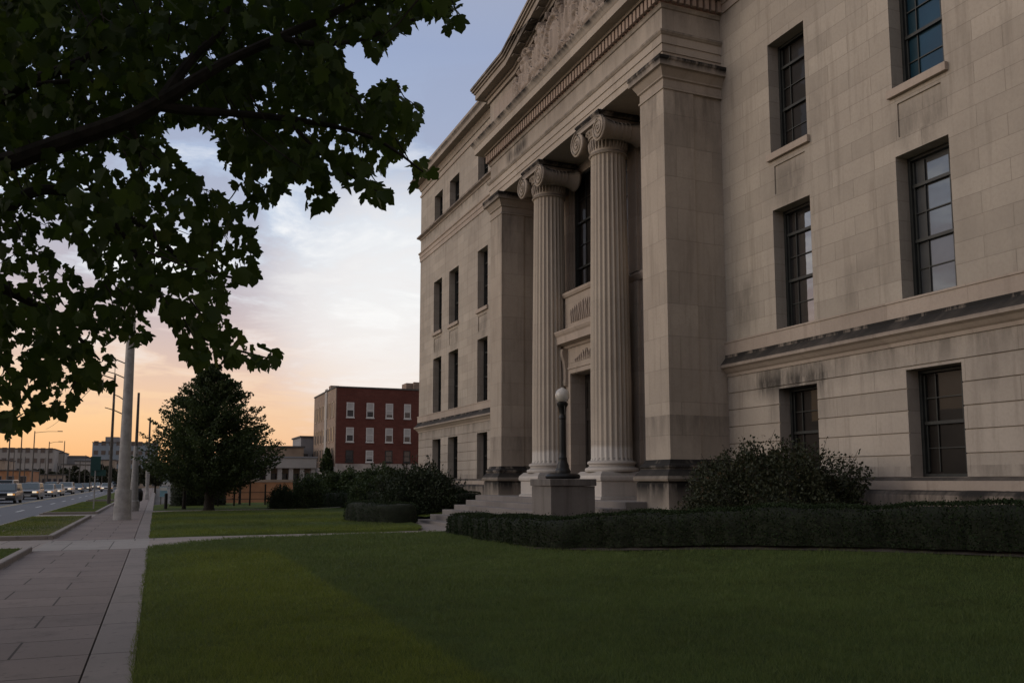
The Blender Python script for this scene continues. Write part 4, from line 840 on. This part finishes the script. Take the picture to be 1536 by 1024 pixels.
mb=MB(); mb.box(-44,-30,30,104,-.3,7.2); mb.build('wall',M['tan'],rw); mb=MB(); mb.box(-44.2,-29.8,29.8,104.2,7.2,7.6); mb.build('roof',M['roof'],rw)
for j in range(2):
    for k in range(18):
        mb=MB(); mb.box(-30.02,-29.96,31.5+k*4,33.6+k*4,1.+j*3.2,2.8+j*3.2); mb.build('window',M['darkwin'],rw)
for k,(x,y) in enumerate(((-25.,46.),(-25.,58.),(-25.2,71.),(-25.,84.))): tree('street_tree',(x,y,0.),[(1.8,1.4),(3.2,2.7),(5.4,2.4),(7.4,.3)],1.8,'street tree across the road, outside the left edge','fartree',2500,.4,.16,group='trees across the road',branches=12)  # unseen trees, added as dark shapes for the windows to reflect
tree('young_tree',(1.5,53.1,.08),[(2.,.8),(2.8,1.25),(3.8,1.0),(4.8,.2)],2.,'slim young tree with a thick base behind the pyramid-shaped tree','linden',4000,.15,.10)
tree('young_tree',(5.2,61.,.1),[(2.2,.9),(3.,1.3),(4.,.9),(5.,.2)],2.2,'slender young tree in front of the orange wall','linden',4000,.15,.08)
tree('evergreen_tree',(17.6,98.,.0),[(2.6,.8),(3.8,.7),(5.3,.05)],2.6,'small pointed evergreen beside the pale side of the brick building','linden',2500,.25,.1)
hedge('tall_hedge',[(-.0+.9,60),(2.5,60.4),(4.2,61)],.8,2.3,lambda x:x*0+.05,'tall dark hedge behind the trunk of the pyramid-shaped tree','yew',220,.12)

# ================================================================ STREET FURNITURE
def at(u,v,Y): d=FW+(u-768)/FPX*RT+(578-v)/FPX*UP; t=Y/d[1]; return d*t+np.array((0,0,CAMZ))
p=empty('utility_pole',(-1.32,41.6,0),'tall pale tapered steel pole with flared base standing in the walk','utility pole'); c=(-1.32,41.6,0)
mb=MB(); mb.lathe([(.38,-.02),(.37,.03),(.345,.6),(.335,1.25),(.32,1.30)],c,20); mb.build('pole_base',M['pole'],p,smooth=True)
mb=MB(); mb.lathe([(.275,1.28),(.235,3.),(.21,5.),(.17,9.),(.11,15.6)],c,20); mb.build('pole_shaft',M['pole'],p,smooth=True)
mb=MB()
for z,l in((7.0,1.0),(6.35,.95),(5.35,.6),(4.75,.9)): mb.tube([(-1.32,41.6,z-.25),(-1.32-l*.6,41.6,z),(-1.32-l,41.6,z+.1)],[.03,.025,.02],6)
mb.build('bracket_arm',M['poledark'],p)
def pole(name,x,y,h,r,label,mat,arm=0,base=None,az=0.,group='poles along the street'):
    q=empty(name,(x,y,az),label,'pole',group); mb=MB(); mb.lathe([(r,-.1),(r*.95,1.),(r*.7,h*.6),(r*.55,h)],(x,y,az),10); mb.build('pole_shaft',M[mat],q,smooth=True)
    if base: mb=MB(); mb.lathe([(base,-.05),(base*.96,.55),(base*.8,.6),(base*.72,1.),(r*1.4,2.6),(r*1.02,3.6)],(x,y,az),14); mb.build('pole_base',M['pole'],q,smooth=True)
    if arm:
        s=1 if arm>0 else -1
        mb=MB(); mb.tube([(x,y,az+h-.3),(x+arm*.5,y,az+h-.05),(x+arm,y,az+h)],[.05,.04,.035],6); mb.build('lamp_arm',M['poledark'],q)
        mb=MB(); mb.box(x+arm-.35*(s>0)-.1,x+arm+.35*(s<0)+.1+.25*(s>0),y-.12,y+.12,az+h-.05,az+h+.09); mb.build('lamp_head',M['poledark'],q,bevel=.02)
    return q
pole('street_pole',-3.0,66.5,9.0,.125,'dark street pole at the kerb just left of the pale pole, with lamp arm','poledark',-1.6,az=.05)
pole('street_pole',-1.13,53.,6.6,.115,'slim street pole with a wide white flared base behind the pale pole','poledark',0,.29)
pole('street_pole',-.75,84.,7.3,.13,'short dark street pole close to the left edge of the pyramid-shaped tree','poledark',0,.2)
for k,(u,vt,Y,arm) in enumerate(((10,640,150,0),(28,648,165,-2.2),(47,646,172,4.0),(70,662,190,2.0),(93,661,205,0),(118,690,200,0),(103,700,160,0))):
    b=at(u,735,Y); t=at(u,vt,Y)[2]
    pole('street_lamp_pole',float(b[0]),float(Y),float(t),.14,['bare pole at the far left edge beyond the road','pole with a short arm to the left over the parked traffic','pole with the longest lamp arm reaching right above the white building','pole with a short arm over the middle of the far traffic','plain pole standing highest beside the low pale roofs','shorter far pole left of the green sign','shorter pole among the queue of cars'][k],'poledark',arm,group='poles beyond the road')
q=empty('street_sign',(-3.26,55.1,.08),'green street sign on a thin grey post in the grass strip','sign'); mb=MB(); mb.tube([(-3.26,55.1,0),(-3.26,55.1,3.05)],.035,8); mb.build('sign_post',M['pole'],q)
mb=MB(); mb.box(-3.52,-3.0,55.04,55.065,2.25,3.05); mb.build('sign_panel',M['sign'],q); mb=MB(); mb.box(-3.5,-2.72,55.12,55.14,1.95,2.3); mb.build('sign_panel',M['sign'],q)
q=empty('litter_bin',(-.95,58.2,0),'dark litter bin on a thin stand at the edge of the walk','litter bin'); mb=MB(); mb.tube([(-.95,58.2,0),(-.95,58.2,.5)],.05,8); mb.build('bin_stand',M['iron'],q); mb=MB(); mb.lathe([(.14,.42),(.2,.5),(.22,.9),(.2,1.05),(.1,1.2)],(-.95,58.2,0),14); mb.build('bin_body',M['iron'],q,smooth=True)
q=empty('bus_stop_sign',(.35,66.,0),'pale blue and white upright sign board beside the dark hedge','sign'); mb=MB(); mb.box(.3,.36,65.98,66.04,0,.9); mb.box(.62,.68,65.98,66.04,0,.9); mb.build('sign_post',M['poledark'],q); mb=MB(); mb.box(.25,.73,65.93,65.97,.55,1.25); mb.build('sign_panel',M['bluesign'],q); mb=MB(); mb.box(.27,.71,65.915,65.928,.98,1.22); mb.build('sign_header',M['white'],q)
for k,(x,y) in enumerate(((.55,54.2),)):
    q=empty('bollard',(x,y,.05),'dark wooden stub post on the grass left of the young tree','bollard'); mb=MB(); mb.lathe([(.09,-.1),(.09,.85),(.075,.9),(.02,.92)],(x,y,.05),10); mb.build('bollard_post',M['iron'],q)
# rail fence along the far path
q=empty('rail_fence',(6.5,58.6,.1),'low dark rail fence with slender posts before the orange wall','fence')
mb=MB(); mb.tube([(3.6,57.4,.92),(9.6,60.3,.92)],.022,6); mb.tube([(3.6,57.4,.5),(9.6,60.3,.5)],.022,6); mb.build('rail',M['iron'],q)
for k in range(7):
    mb=MB(); x=3.6+k*1.; y=57.4+k*.4833; mb.box(x-.05,x+.05,y-.05,y+.05,0,1.45); mb.build('post',M['iron'],q)
# overhead wires
for k,(a,b,lab) in enumerate((((-1.9,41.6,7.05),(-3.0,66.5,8.9),'upper wire between the pale pole and the dark pole'),((-2.2,41.6,6.45),(-16.,150,9.5),'wire slanting from the pale pole across the road'),((-1.9,41.6,5.4),(-3.,66.5,7.4),'lower wire between the pale pole and the dark pole'))):
    a=Vector(a);b=Vector(b); pts=[tuple(a.lerp(b,t)-Vector((0,0,1.6*t*(1-t)))) for t in [i/10 for i in range(11)]]; mb=MB(); mb.tube(pts,.018,5); o=mb.build('overhead_wire',M['iron']); tag(o,lab,'wire','overhead wires')

# ================================================================ CARS
def car(paint,label,kind='sedan',loc=(0,0)):
    L={'sedan':4.6,'suv':4.7,'van':5.0}[kind]; W={'sedan':1.8,'suv':1.88,'van':1.95}[kind]; Hh={'sedan':1.42,'suv':1.6,'van':1.9}[kind]; g=.24; hb={'sedan':.86,'suv':1.0,'van':1.05}[kind]; w=W/2; f=-L/2; zb=-.16
    root=empty('parked_car' if False else 'car',(0,0,zb),label,kind if kind!='sedan' else 'car','cars queueing along the road')
    mb=MB(); pr=[(f,.32),(f-.02,.5),(f+.06,hb-.16),(f+.3,hb-.08),(f+1.25,hb+.02),(L/2-.7,hb+.04),(L/2-.08,hb-.02),(L/2,hb-.2),(L/2,.34),(L/2-.2,g),(f+.2,g)]
    mb.prism([(a,b+zb) for a,b in pr],'x',-w,w); b=mb.build('body',M['car_'+paint],root,smooth=True,bevel=.09)
    hood={'sedan':1.15,'suv':1.1,'van':.75}[kind]; rear={'sedan':L/2-.75,'suv':L/2-.12,'van':L/2-.08}[kind]; rf={'sedan':.75,'suv':.6,'van':.55}[kind]; rb={'sedan':.65,'suv':.25,'van':.12}[kind]; z0=hb-.01+zb; z1=Hh+zb; t=.16
    y0,y1=f+hood,rear; V=[(-w+.05,y0,z0),(w-.05,y0,z0),(w-.05,y1,z0),(-w+.05,y1,z0),(-w+t,y0+rf,z1),(w-t,y0+rf,z1),(w-t,y1-rb,z1),(-w+t,y1-rb,z1)]
    mb=MB(); mb.v=list(V); mb.f=[(0,1,2,3),(4,7,6,5),(0,4,5,1),(1,5,6,2),(2,6,7,3),(3,7,4,0)]; cb=mb.build('cabin',M['car_'+paint],root,bevel=.06)
    def panel(a,b,c,d,s,off):
        A=[np.array(V[k]) for k in (a,b,c,d)]; m_=sum(A)/4; n_=np.cross(A[1]-A[0],A[3]-A[0]); n_/=np.linalg.norm(n_); Q=[m_+(q-m_)*s+n_*off for q in A]; return [tuple(q) for q in Q]
    mb=MB()
    for ids in ((0,1,5,4),(1,2,6,5),(2,3,7,6),(3,0,4,7)): mb.poly(panel(*ids,.86,.012))
    mb.build('windows',M['carglass'],root)
    for sx in (-1,1):
        for yy in (f+.85,L/2-.9):
            mb=MB(); mb.lathe([(.2,-.1),(.32,-.1),(.335,-.06),(.335,.06),(.32,.1),(.2,.1)],(sx*(w-.11),yy,.335+zb),16,'x'); wh=mb.build('wheel',M['black'],root)
            mb=MB(); mb.lathe([(.05,-.112),(.2,-.105),(.2,.105),(.05,.112)],(sx*(w-.11),yy,.335+zb),12,'x'); mb.build('rim',M['car_silver'],wh)
        mb=MB(); mb.box(sx*(w-.38)-.19,sx*(w-.38)+.19,f-.035,f+.12,hb-.34+zb,hb-.18+zb); mb.build('headlight',M['headlamp'],root,bevel=.03)
        mb=MB(); mb.box(sx*(w-.12)-.07,sx*(w-.12)+.07,f-.02,f+.15,hb-.34+zb,hb-.2+zb); mb.build('side_lamp',M['amber'],root,bevel=.02)
        mb=MB(); mb.box(sx*(w+.07)-.08,sx*(w+.07)+.08,f+hood+.25,f+hood+.35,hb+.04+zb,hb+.18+zb); mb.build('mirror',M['car_'+paint],root,bevel=.02)
    mb=MB(); mb.box(-w+.55,w-.55,f-.03,f+.05,hb-.36+zb,hb-.2+zb); mb.build('grille',M['black'],root)
    mb=MB(); mb.box(-w+.04,w-.04,f-.06,f+.2,.30+zb,.46+zb); mb.build('bumper',M['black'] if kind!='sedan' else M['car_'+paint],root,bevel=.03)
    mb=MB(); mb.box(-.26,.26,f-.075,f-.058,.36+zb,.46+zb); mb.build('number_plate',M['white'],root)
    # children were built round the origin in world height: shift root to its lane
    root.location=(loc[0],loc[1],zb); return root
def put(src,loc,label,paint=None):
    c=copy_tree(src); c.location=(loc[0],loc[1],-.16); c['label']=label
    if paint:
        for ch in c.children:
            if ch.name.split('.')[0] in ('body','cabin','mirror'): ch.data=ch.data.copy(); ch.data.materials[0]=M['car_'+paint]
    return c
LN=-11.35
sd=car('silver','silver sedan third in the inner lane of the queue','sedan',(LN,110)); sv=car('charcoal','dark off-roader with lit headlights leading the inner lane','suv',(LN,82)); vn=car('white','white minivan behind the first car of the outer lane','van',(-14.3,90))
put(sd,(-14.5,76),'dark green sedan at the far left edge leading the outer lane','darkgreen')
put(sv,(LN,97),'grey off-roader second in the inner lane of the queue','grey')
put(sd,(LN,119),'beige sedan fourth in the inner lane of the queue','beige'); put(sv,(LN,133),'white off-roader fifth in the inner lane of the queue','white'); put(sd,(LN,150),'blue sedan sixth in the inner lane of the queue','blue')
put(sd,(LN,168),'small dark sedan far back in the inner lane, near the green sign','charcoal'); put(vn,(-14.5,104),'silver minivan in the outer lane behind the white one','silver'); put(sd,(-14.5,124),'white sedan in the outer lane at mid distance','white'); put(sv,(-14.5,146),'dark off-roader in the outer lane at mid distance','darkgreen'); put(sd,(-14.5,175),'far grey sedan in the outer lane','grey')
for k in range(7): put(sd if k%2 else sv,(-17.6-(k%2)*.3,100+k*13.),'car in the farthest lane, half hidden behind the queue',['white','grey','charcoal','silver','darkgreen','beige','blue'][k])
for c in [o for o in bpy.data.objects if o.get('label')=='car in the farthest lane, half hidden behind the queue']: c['group']='half hidden cars in the farthest lane'; c['category']='car'
put(sd,(-7.6,160),'white car alone in the near lane right of the green sign','white'); put(sv,(-8.,205),'small far dark off-roader in the near lane','charcoal'); put(sd,(LN,196),'tiny pale sedan at the far end of the inner lane','silver')
for k,(x,y,s,pn,lb) in enumerate(((-22.,92,vn,'grey','grey van parked beyond the road at the left edge'),(-22.5,118,sd,'white','white sedan parked beyond the road before the orange building'),(-22.5,140,sd,'silver','silver sedan parked beyond the road'),(-22.5,168,vn,'silver','far silver van parked beyond the road'))):
    put(s,(x,y),lb,pn)

# ================================================================ BUILDINGS IN THE DISTANCE
rb=empty('brick_building',(18.3,97,0),'four-storey red brick building with white windows and pale street side','building')
bx0,bx1,by0,by1,bh=18.3,34.,97.,111.5,12.05
mb=MB(); mb.box(bx0+.02,bx1,by0,by1-.02,3.55,bh); mb.build('brick_wall',M['redbrick'],rb)
mb=MB(); mb.box(bx0+.03,bx1,by0+.01,by1-.03,-.3,3.55); mb.build('ground_storey',M['whitewash'],rb)
mb=MB(); mb.box(bx0-.06,bx0+.02,by0-.0,by1,3.2,bh-.02); mb.build('street_wall',M['tanbrick'],rb)
mb=MB(); mb.box(bx0-.08,bx0+.02,by0,by1,-.3,3.2); mb.build('street_ground_storey',M['pale'],rb)
mb=MB(); mb.box(bx0-.14,bx1,by0-.08,by0+.3,bh,bh+.16); mb.box(bx0-.14,bx0+.3,by0+.3,by1,bh,bh+.16); mb.build('coping',M['roof'],rb)
mb=MB(); mb.box(bx0+.3,bx1,by0+.3,by1,bh-.3,bh-.1); mb.build('roof',M['roof'],rb)
mb=MB(); mb.box(26.6,28.6,98,100,bh-.1,13.0); mb.box(27.4,28.2,97.6,98.,bh-.1,13.1); mb.build('chimney',M['tanbrick'],rb)
mb=MB(); mb.box(18.9,19.9,104,105.2,bh-.1,13.0); mb.build('chimney',M['tanbrick'],rb)
for z0,z1,arch in ((8.75,10.42,0),(6.0,7.6,1),(3.75,5.05,1)):
    for k,x in enumerate((19.45,21.72,23.94,26.1,28.0,30.2)):
        w=.86 if x<25 else .80
        mb=MB(); y=by0; mb.box(x,x+.09,y-.05,y+.02,z0,z1); mb.box(x+w-.09,x+w,y-.05,y+.02,z0,z1); mb.box(x+.09,x+w-.09,y-.05,y+.02,z1-.1,z1); mb.box(x+.09,x+w-.09,y-.05,y+.02,z0,z0+.08); mb.box(x+.09,x+w-.09,y-.045,y+.02,(z0+z1)/2-.04,(z0+z1)/2+.04); mb.box(x-.06,x+w+.06,y-.1,y-.051,z0-.12,z0)
        f=mb.build('window',M['white'] if not(z0<4 and k in(0,2,3)) else M['frame'],rb)
        mb=MB(); mb.box(x+.09,x+w-.09,y-.02,y-.004,z0+.08,z1-.1); mb.build('pane',M['darkwin'],f)
        if not (z0<4 and k in (0,2,3)):
            s=[.55,.95,.5,.62,.8,.6][(k+int(z0))%6]; mb=MB(); mb.box(x+.09,x+w-.09,y-.03,y-.021,z1-.1-(z1-z0-.18)*s,z1-.1); mb.build('blind',M['ltwin'],f)
for z0,z1 in ((8.75,10.6),(6.,7.7),(3.85,5.4)):
    for k in range(7):
        y=98.0+k*1.9; 
        mb=MB(); mb.box(bx0-.13,bx0-.061,y,y+.09,z0,z1); mb.box(bx0-.13,bx0-.061,y+.86,y+.95,z0,z1); mb.box(bx0-.13,bx0-.061,y+.09,y+.86,z1-.1,z1); mb.box(bx0-.13,bx0-.061,y+.09,y+.86,z0,z0+.1)
        f=mb.build('window',M['tan'],rb); mb=MB(); mb.box(bx0-.09,bx0-.0605,y+.09,y+.86,z0+.1,z1-.1); mb.build('pane',M['darkwin'] if k%3 else M['glassb'],f)
mb=MB(); mb.box(bx0-.14,bx0-.06,102.3,103.6,3.2,bh+.35); mb.build('pilaster',M['pale'],rb)
for k,y in enumerate((98.6,100.4,107.,109.)):
    mb=MB(); mb.box(bx0-.1,bx0-.081,y,y+1.2,.6,2.6); mb.build('shop_window',M['darkwin'],rb)
def block(name,x0,x1,y0,y1,h,mat,label,rows=0,cols=0,wmat='darkwin',wz=(.9,2.4),st=3.2,z0=0.,roofm='roof',side=True,group=None,par=.4):
    r=empty(name,((x0+x1)/2,y0,0),label,'building',group); mb=MB(); mb.box(x0,x1,y0,y1,-.3,h); mb.build('wall',M[mat],r)
    mb=MB(); mb.box(x0-.15,x1+.15,y0-.15,y1+.15,h,h+par*.5); mb.build('roof',M[roofm],r)
    cw=(x1-x0)/max(cols,1)
    for j in range(rows):
        for k in range(cols):
            a=x0+cw*(k+.22);b=x0+cw*(k+.78); za=z0+st*j+wz[0]; zb=z0+st*j+wz[1]
            mb=MB(); mb.box(a-.08,b+.08,y0-.06,y0+.01,za-.08,zb+.08); f=mb.build('window',M['grey'],r); mb=MB(); mb.box(a,b,y0-.075,y0-.061,za,zb); mb.build('pane',M[wmat],f)
    return r
X=lambda u,Y:float(at(u,700,Y)[0])
Zt=lambda v,u,Y:float(at(u,v,Y)[2])
block('office_building',X(-60,250),X(80,250),250,275,Zt(673,40,250),'pale','long pale flat-roofed building with window bands at the far left',4,12,st=2.6,wz=(.9,2.0),group='far buildings')
r=block('apartment_block',X(137,300),X(236,300),300,330,Zt(664,180,300),'bluegrey','tall blue-grey block behind the pale pole',5,9,st=2.9,wz=(1.,2.2),group='far buildings')
mb=MB(); mb.box(X(156,305),X(177,305),305,315,Zt(664,180,300)+.2,Zt(655,166,305)); mb.build('roof_house',M['grey'],r)
block('warehouse',X(78,270),X(140,270),270,290,Zt(686,110,270),'grey','low grey building between the pale building and the blue-grey block',2,8,st=2.8,group='far buildings')
block('warehouse',X(92,235),X(134,235),235,250,Zt(697,110,235),'pale','small white shed in front of the low grey building',1,5,st=2.4,group='far buildings')
block('shop_building',X(-50,185),X(44,185),185,200,Zt(706,20,185),'orange','orange-fronted single-storey shop beyond the parked cars',1,5,st=3,wz=(.2,2.4),group='far buildings')
block('dark_building',X(-80,200),X(6,200),201,214,Zt(690,0,200),'tan','brown building cut off by the left edge',1,3,st=4,group='far buildings')
block('shop_building',X(46,215),X(96,215),215,230,Zt(712,70,215),'tan','low tan shop row behind the middle of the car queue',1,6,st=2.6,wz=(.3,2.0),group='far buildings')
block('shop_building',X(172,240),X(240,240),240,255,Zt(704,200,240),'tan','low brown shop at the end of the walk',1,5,st=2.6,wz=(.3,2.0),group='far buildings')
for k,(u0,u1,Y,v,mt_,nm,lb) in enumerate(((58,96,262,679,'pale','office_building','pale stepped building right behind the long far-left building'),(96,128,300,684,'bluegrey','warehouse','bluish flat shed on the skyline above the small white shed'),(112,140,252,692,'pale','shop_building','bright low building just left of the green sign'),(6,30,196,712,'pale','shop_building','white-fronted shop next to the orange shop'),(150,172,262,690,'tan','shop_building','tan building at the foot of the blue-grey block'))):
    block(nm,X(u0,Y),X(u1,Y),Y,Y+12,Zt(v,(u0+u1)/2,Y),mt_,lb,2,6,st=max(1.6,(Zt(v,(u0+u1)/2,Y)-.6)/2),wz=(.5,1.35),group='far buildings')
for k,(u,Y,vt) in enumerate(((18,120,676),(35,128,684),(58,140,690),(66,150,686),(84,158,694),(126,170,682),(134,150,700),(152,165,690))):
    b=at(u,735,Y); pole('parking_pole',float(b[0]),float(Y),float(at(u,vt,Y)[2]),.07,'thin pole among the clutter beyond the parked cars','poledark',0,group='thin poles beyond the cars')
# low buildings right of the pyramid tree
ob=empty('orange_wall',(X(285,72),72,0),'low orange and tan garden wall behind the rail fence','wall'); 
mb=MB(); mb.box(X(285,72),X(440,72),72,72.4,-.1,1.55); mb.build('wall_panel',M['orange'],ob); mb=MB(); mb.box(X(285,72)-.05,X(440,72)+.05,71.95,72.45,1.55,1.75); mb.build('coping',M['tan'],ob); mb=MB(); mb.box(X(285,72)-.02,X(303,72),71.9,72.5,-.1,2.6); mb.build('gate_pier',M['tan'],ob,bevel=.03)
cb=empty('colonnade_building',(X(400,92),92,0),'low tan building with square columns left of the brick building','building')
xa,xb=X(330,92),X(474,92); mb=MB(); mb.box(xa,xb,93.2,100,-.2,3.9); mb.build('wall',M['tan'],cb); mb=MB(); mb.box(xa,xb,91.8,93.3,2.95,4.0); mb.build('beam',M['pale'],cb); mb=MB(); mb.box(xa-.1,xb+.1,91.7,100.1,4.0,4.15); mb.build('roof',M['grey'],cb)
n=9
for k in range(n):
    x=xa+(xb-xa-.5)*k/(n-1); mb=MB(); mb.box(x,x+.45,92.,92.5,-.2,2.95); mb.build('column',M['pale'],cb,bevel=.03)
for k in range(n-1):
    x=xa+(xb-xa-.5)*(k+.5)/(n-1); mb=MB(); mb.box(x-.1,x+.6,93.15,93.199,.8,2.4); mb.build('window',M['darkwin'],cb)
r=block('low_building',X(345,108),X(455,108),108,118,Zt(671,430,108),'tan','low brown-walled building behind the colonnade',1,4,st=3.,z0=2.2,wz=(1.,2.3))
r=block('tower_block',X(450,112),X(478,112),111.8,119,Zt(656,460,112),'grey','grey narrow upper block next to the brick building',1,2,st=3.,z0=3.,wz=(.6,2.))
# far greenery and a low hill line closing the horizon
for k,(u,Y,h,w) in enumerate(((60,228,4.2,5),(78,225,3.6,4),(96,222,4.4,5),(112,226,5,5),(128,220,4,4),(150,210,5.2,5),(166,214,5,5),(186,205,4.6,5),(208,180,4.4,4),(222,150,4.,3),(234,130,4.4,3),(330,120,5.,4),(355,124,4.4,4),(300,118,5.,4))):
    x=X(u,Y); tree('street_tree',(x,float(Y),0.),[(1.2,w*.3),(h*.45,w*.45),(h*.8,w*.3),(h,.2)],1.4,'small dark round tree far away in the row beyond the cars' if u<170 else ('small dark tree far down the walk side of the street' if u<240 else 'dark tree showing past the low buildings behind the pyramid-shaped tree'),'fartree',1500,.5,.12,group='far street trees' if u<170 else ('far trees by the walk' if u<240 else 'trees behind the low buildings'),branches=8)
hl=[]
mb=MB(); rr=np.random.default_rng(11); xs=np.linspace(-1800,2200,120)
hz=9+5*np.sin(xs*.004)+3*np.sin(xs*.013+1)+rr.uniform(0,1.5,120)
for k in range(119): mb.quad((xs[k],900,-1),(xs[k+1],900,-1),(xs[k+1],1010,hz[k+1]),(xs[k],1010,hz[k])); mb.quad((xs[k],1010,hz[k]),(xs[k+1],1010,hz[k+1]),(xs[k+1],1300,hz[k+1]*.9),(xs[k],1300,hz[k]*.9))
tag(mb.build('hills',M['fartree']),kind='structure')

# ================================================================ LIGHT
def L_(c): return tuple((v/255/12.92 if v<=10 else ((v/255+.055)/1.055)**2.4) for v in c)
w=bpy.data.worlds.new('World'); scene.world=w; w.use_nodes=True; t=w.node_tree; t.nodes.clear(); g=NT(t)
SAZ=R(-38); SEL=R(5)
dirv=g.n('ShaderNodeTexCoord').outputs['Generated']; dx,dy,dz=g.sep(dirv)
west=[(0.,L_((236,168,116))),(.03,L_((249,190,134))),(.065,L_((251,204,154))),(.105,L_((243,208,178))),(.155,L_((226,204,196))),(.21,L_((212,212,220))),(.29,L_((194,206,226))),(.36,L_((172,187,215))),(.46,L_((154,170,205))),(.62,L_((168,174,194))),(1.,L_((178,180,190)))]
east=[(0.,L_((176,146,130))),(.12,L_((166,146,138))),(.3,L_((156,152,154))),(.6,L_((166,166,172))),(1.,L_((178,180,190)))]
e=g.math('MAXIMUM',dz,0.)
cw=g.ramp(e,west); ce=g.ramp(e,east)
pale=g.ramp(e,[(0.,L_((226,184,160))),(.05,L_((238,200,172))),(.105,L_((236,208,190))),(.155,L_((222,206,202))),(.21,L_((208,212,222))),(.29,L_((192,206,227))),(.36,L_((172,187,215))),(.46,L_((154,170,205))),(.62,L_((168,174,194))),(1.,L_((178,180,190)))])
dt=g.math('ADD',g.math('MULTIPLY',dx,math.sin(SAZ)),g.math('MULTIPLY',dy,math.cos(SAZ)))
fac=g.ramp(g.math('MULTIPLY_ADD',dt,.5,.5),[(.25,0.),(.55,.55),(.85,1.)])
cw=g.mix(g.ramp(dt,[(.58,0.),(.80,1.)]),pale,cw); skyc=g.mix(fac,ce,cw)
# clouds on a flat deck seen in perspective
inv=g.math('DIVIDE',1.,g.math('ADD',e,.10)); cv=g.comb(g.math('MULTIPLY',dx,inv),g.math('MULTIPLY',dy,inv),0.)
n1=g.noise(cv,1.9,9,.6,.5); n2=g.noise(cv,4.2,7,.6,.4)
body=g.math('ADD',g.math('MULTIPLY',n1,.8),g.math('MULTIPLY',n2,.2))
lowm=g.ramp(e,[(.05,0.),(.12,.5),(.2,1.),(.34,.8),(.5,.4)])
m1=g.math('MULTIPLY',g.ramp(body,[(.465,0.),(.53,1.)]),lowm)
ccol=g.ramp(e,[(.05,L_((232,176,146))),(.14,L_((204,178,174))),(.21,L_((186,176,186))),(.29,L_((172,174,194))),(.4,L_((156,166,194)))])
skyc=g.mix(g.math('MULTIPLY',m1,g.math('MULTIPLY',fac,.85)),skyc,ccol)
m2=g.math('MULTIPLY',g.ramp(body,[(.38,1.),(.47,0.)]),g.ramp(e,[(.1,0.),(.2,1.),(.3,1.),(.42,.0)])); skyc=g.mix(g.math('MULTIPLY',m2,g.math('MULTIPLY',fac,.85)),skyc,(1.,1.,1.))
# bright break in the cloud low over the roofs
gd=Vector(spot(600,455,1.)-np.array((0,0,CAMZ))).normalized()
gl=g.math('ADD',g.math('ADD',g.math('MULTIPLY',dx,gd.x),g.math('MULTIPLY',dy,gd.y)),g.math('MULTIPLY',dz,gd.z))
gl=g.math('ADD',gl,g.math('MULTIPLY',g.math('SUBTRACT',body,.5),.03))
skyc=g.mix(g.math('MULTIPLY',g.ramp(gl,[(.986,0.),(.998,1.)]),.75),skyc,(1.,.99,.97))
bg=g.n('ShaderNodeBackground',{'Color':skyc,'Strength':.98})
sky=g.n('ShaderNodeTexSky'); sky.sky_type='NISHITA'; sky.sun_disc=False; sky.sun_elevation=SEL; sky.sun_rotation=SAZ; sky.air_density=1.; sky.dust_density=1.5
b2=g.n('ShaderNodeBackground',{'Color':sky.outputs[0],'Strength':.008})
ad=g.n('ShaderNodeAddShader'); t.links.new(bg.outputs[0],ad.inputs[0]); t.links.new(b2.outputs[0],ad.inputs[1])
ow=g.n('ShaderNodeOutputWorld'); t.links.new(ad.outputs[0],ow.inputs[0])
sl=bpy.data.lights.new('sun','SUN'); sl.energy=1.05; sl.angle=R(40); sl.color=(1.,.86,.70); so=bpy.data.objects.new('sun',sl); col.objects.link(so)
el=R(17); az=R(-76); sd_=Vector((math.sin(az)*math.cos(el),math.cos(az)*math.cos(el),math.sin(el))); so.rotation_euler=(-sd_).to_track_quat('-Z','Y').to_euler()
scene.view_settings.view_transform='Standard'; scene.view_settings.look='None'; scene.view_settings.exposure=0.; scene.view_settings.gamma=1.; scene.view_settings.use_curve_mapping=False
scene.render.engine='CYCLES'; scene.cycles.max_bounces=6; scene.cycles.transparent_max_bounces=6
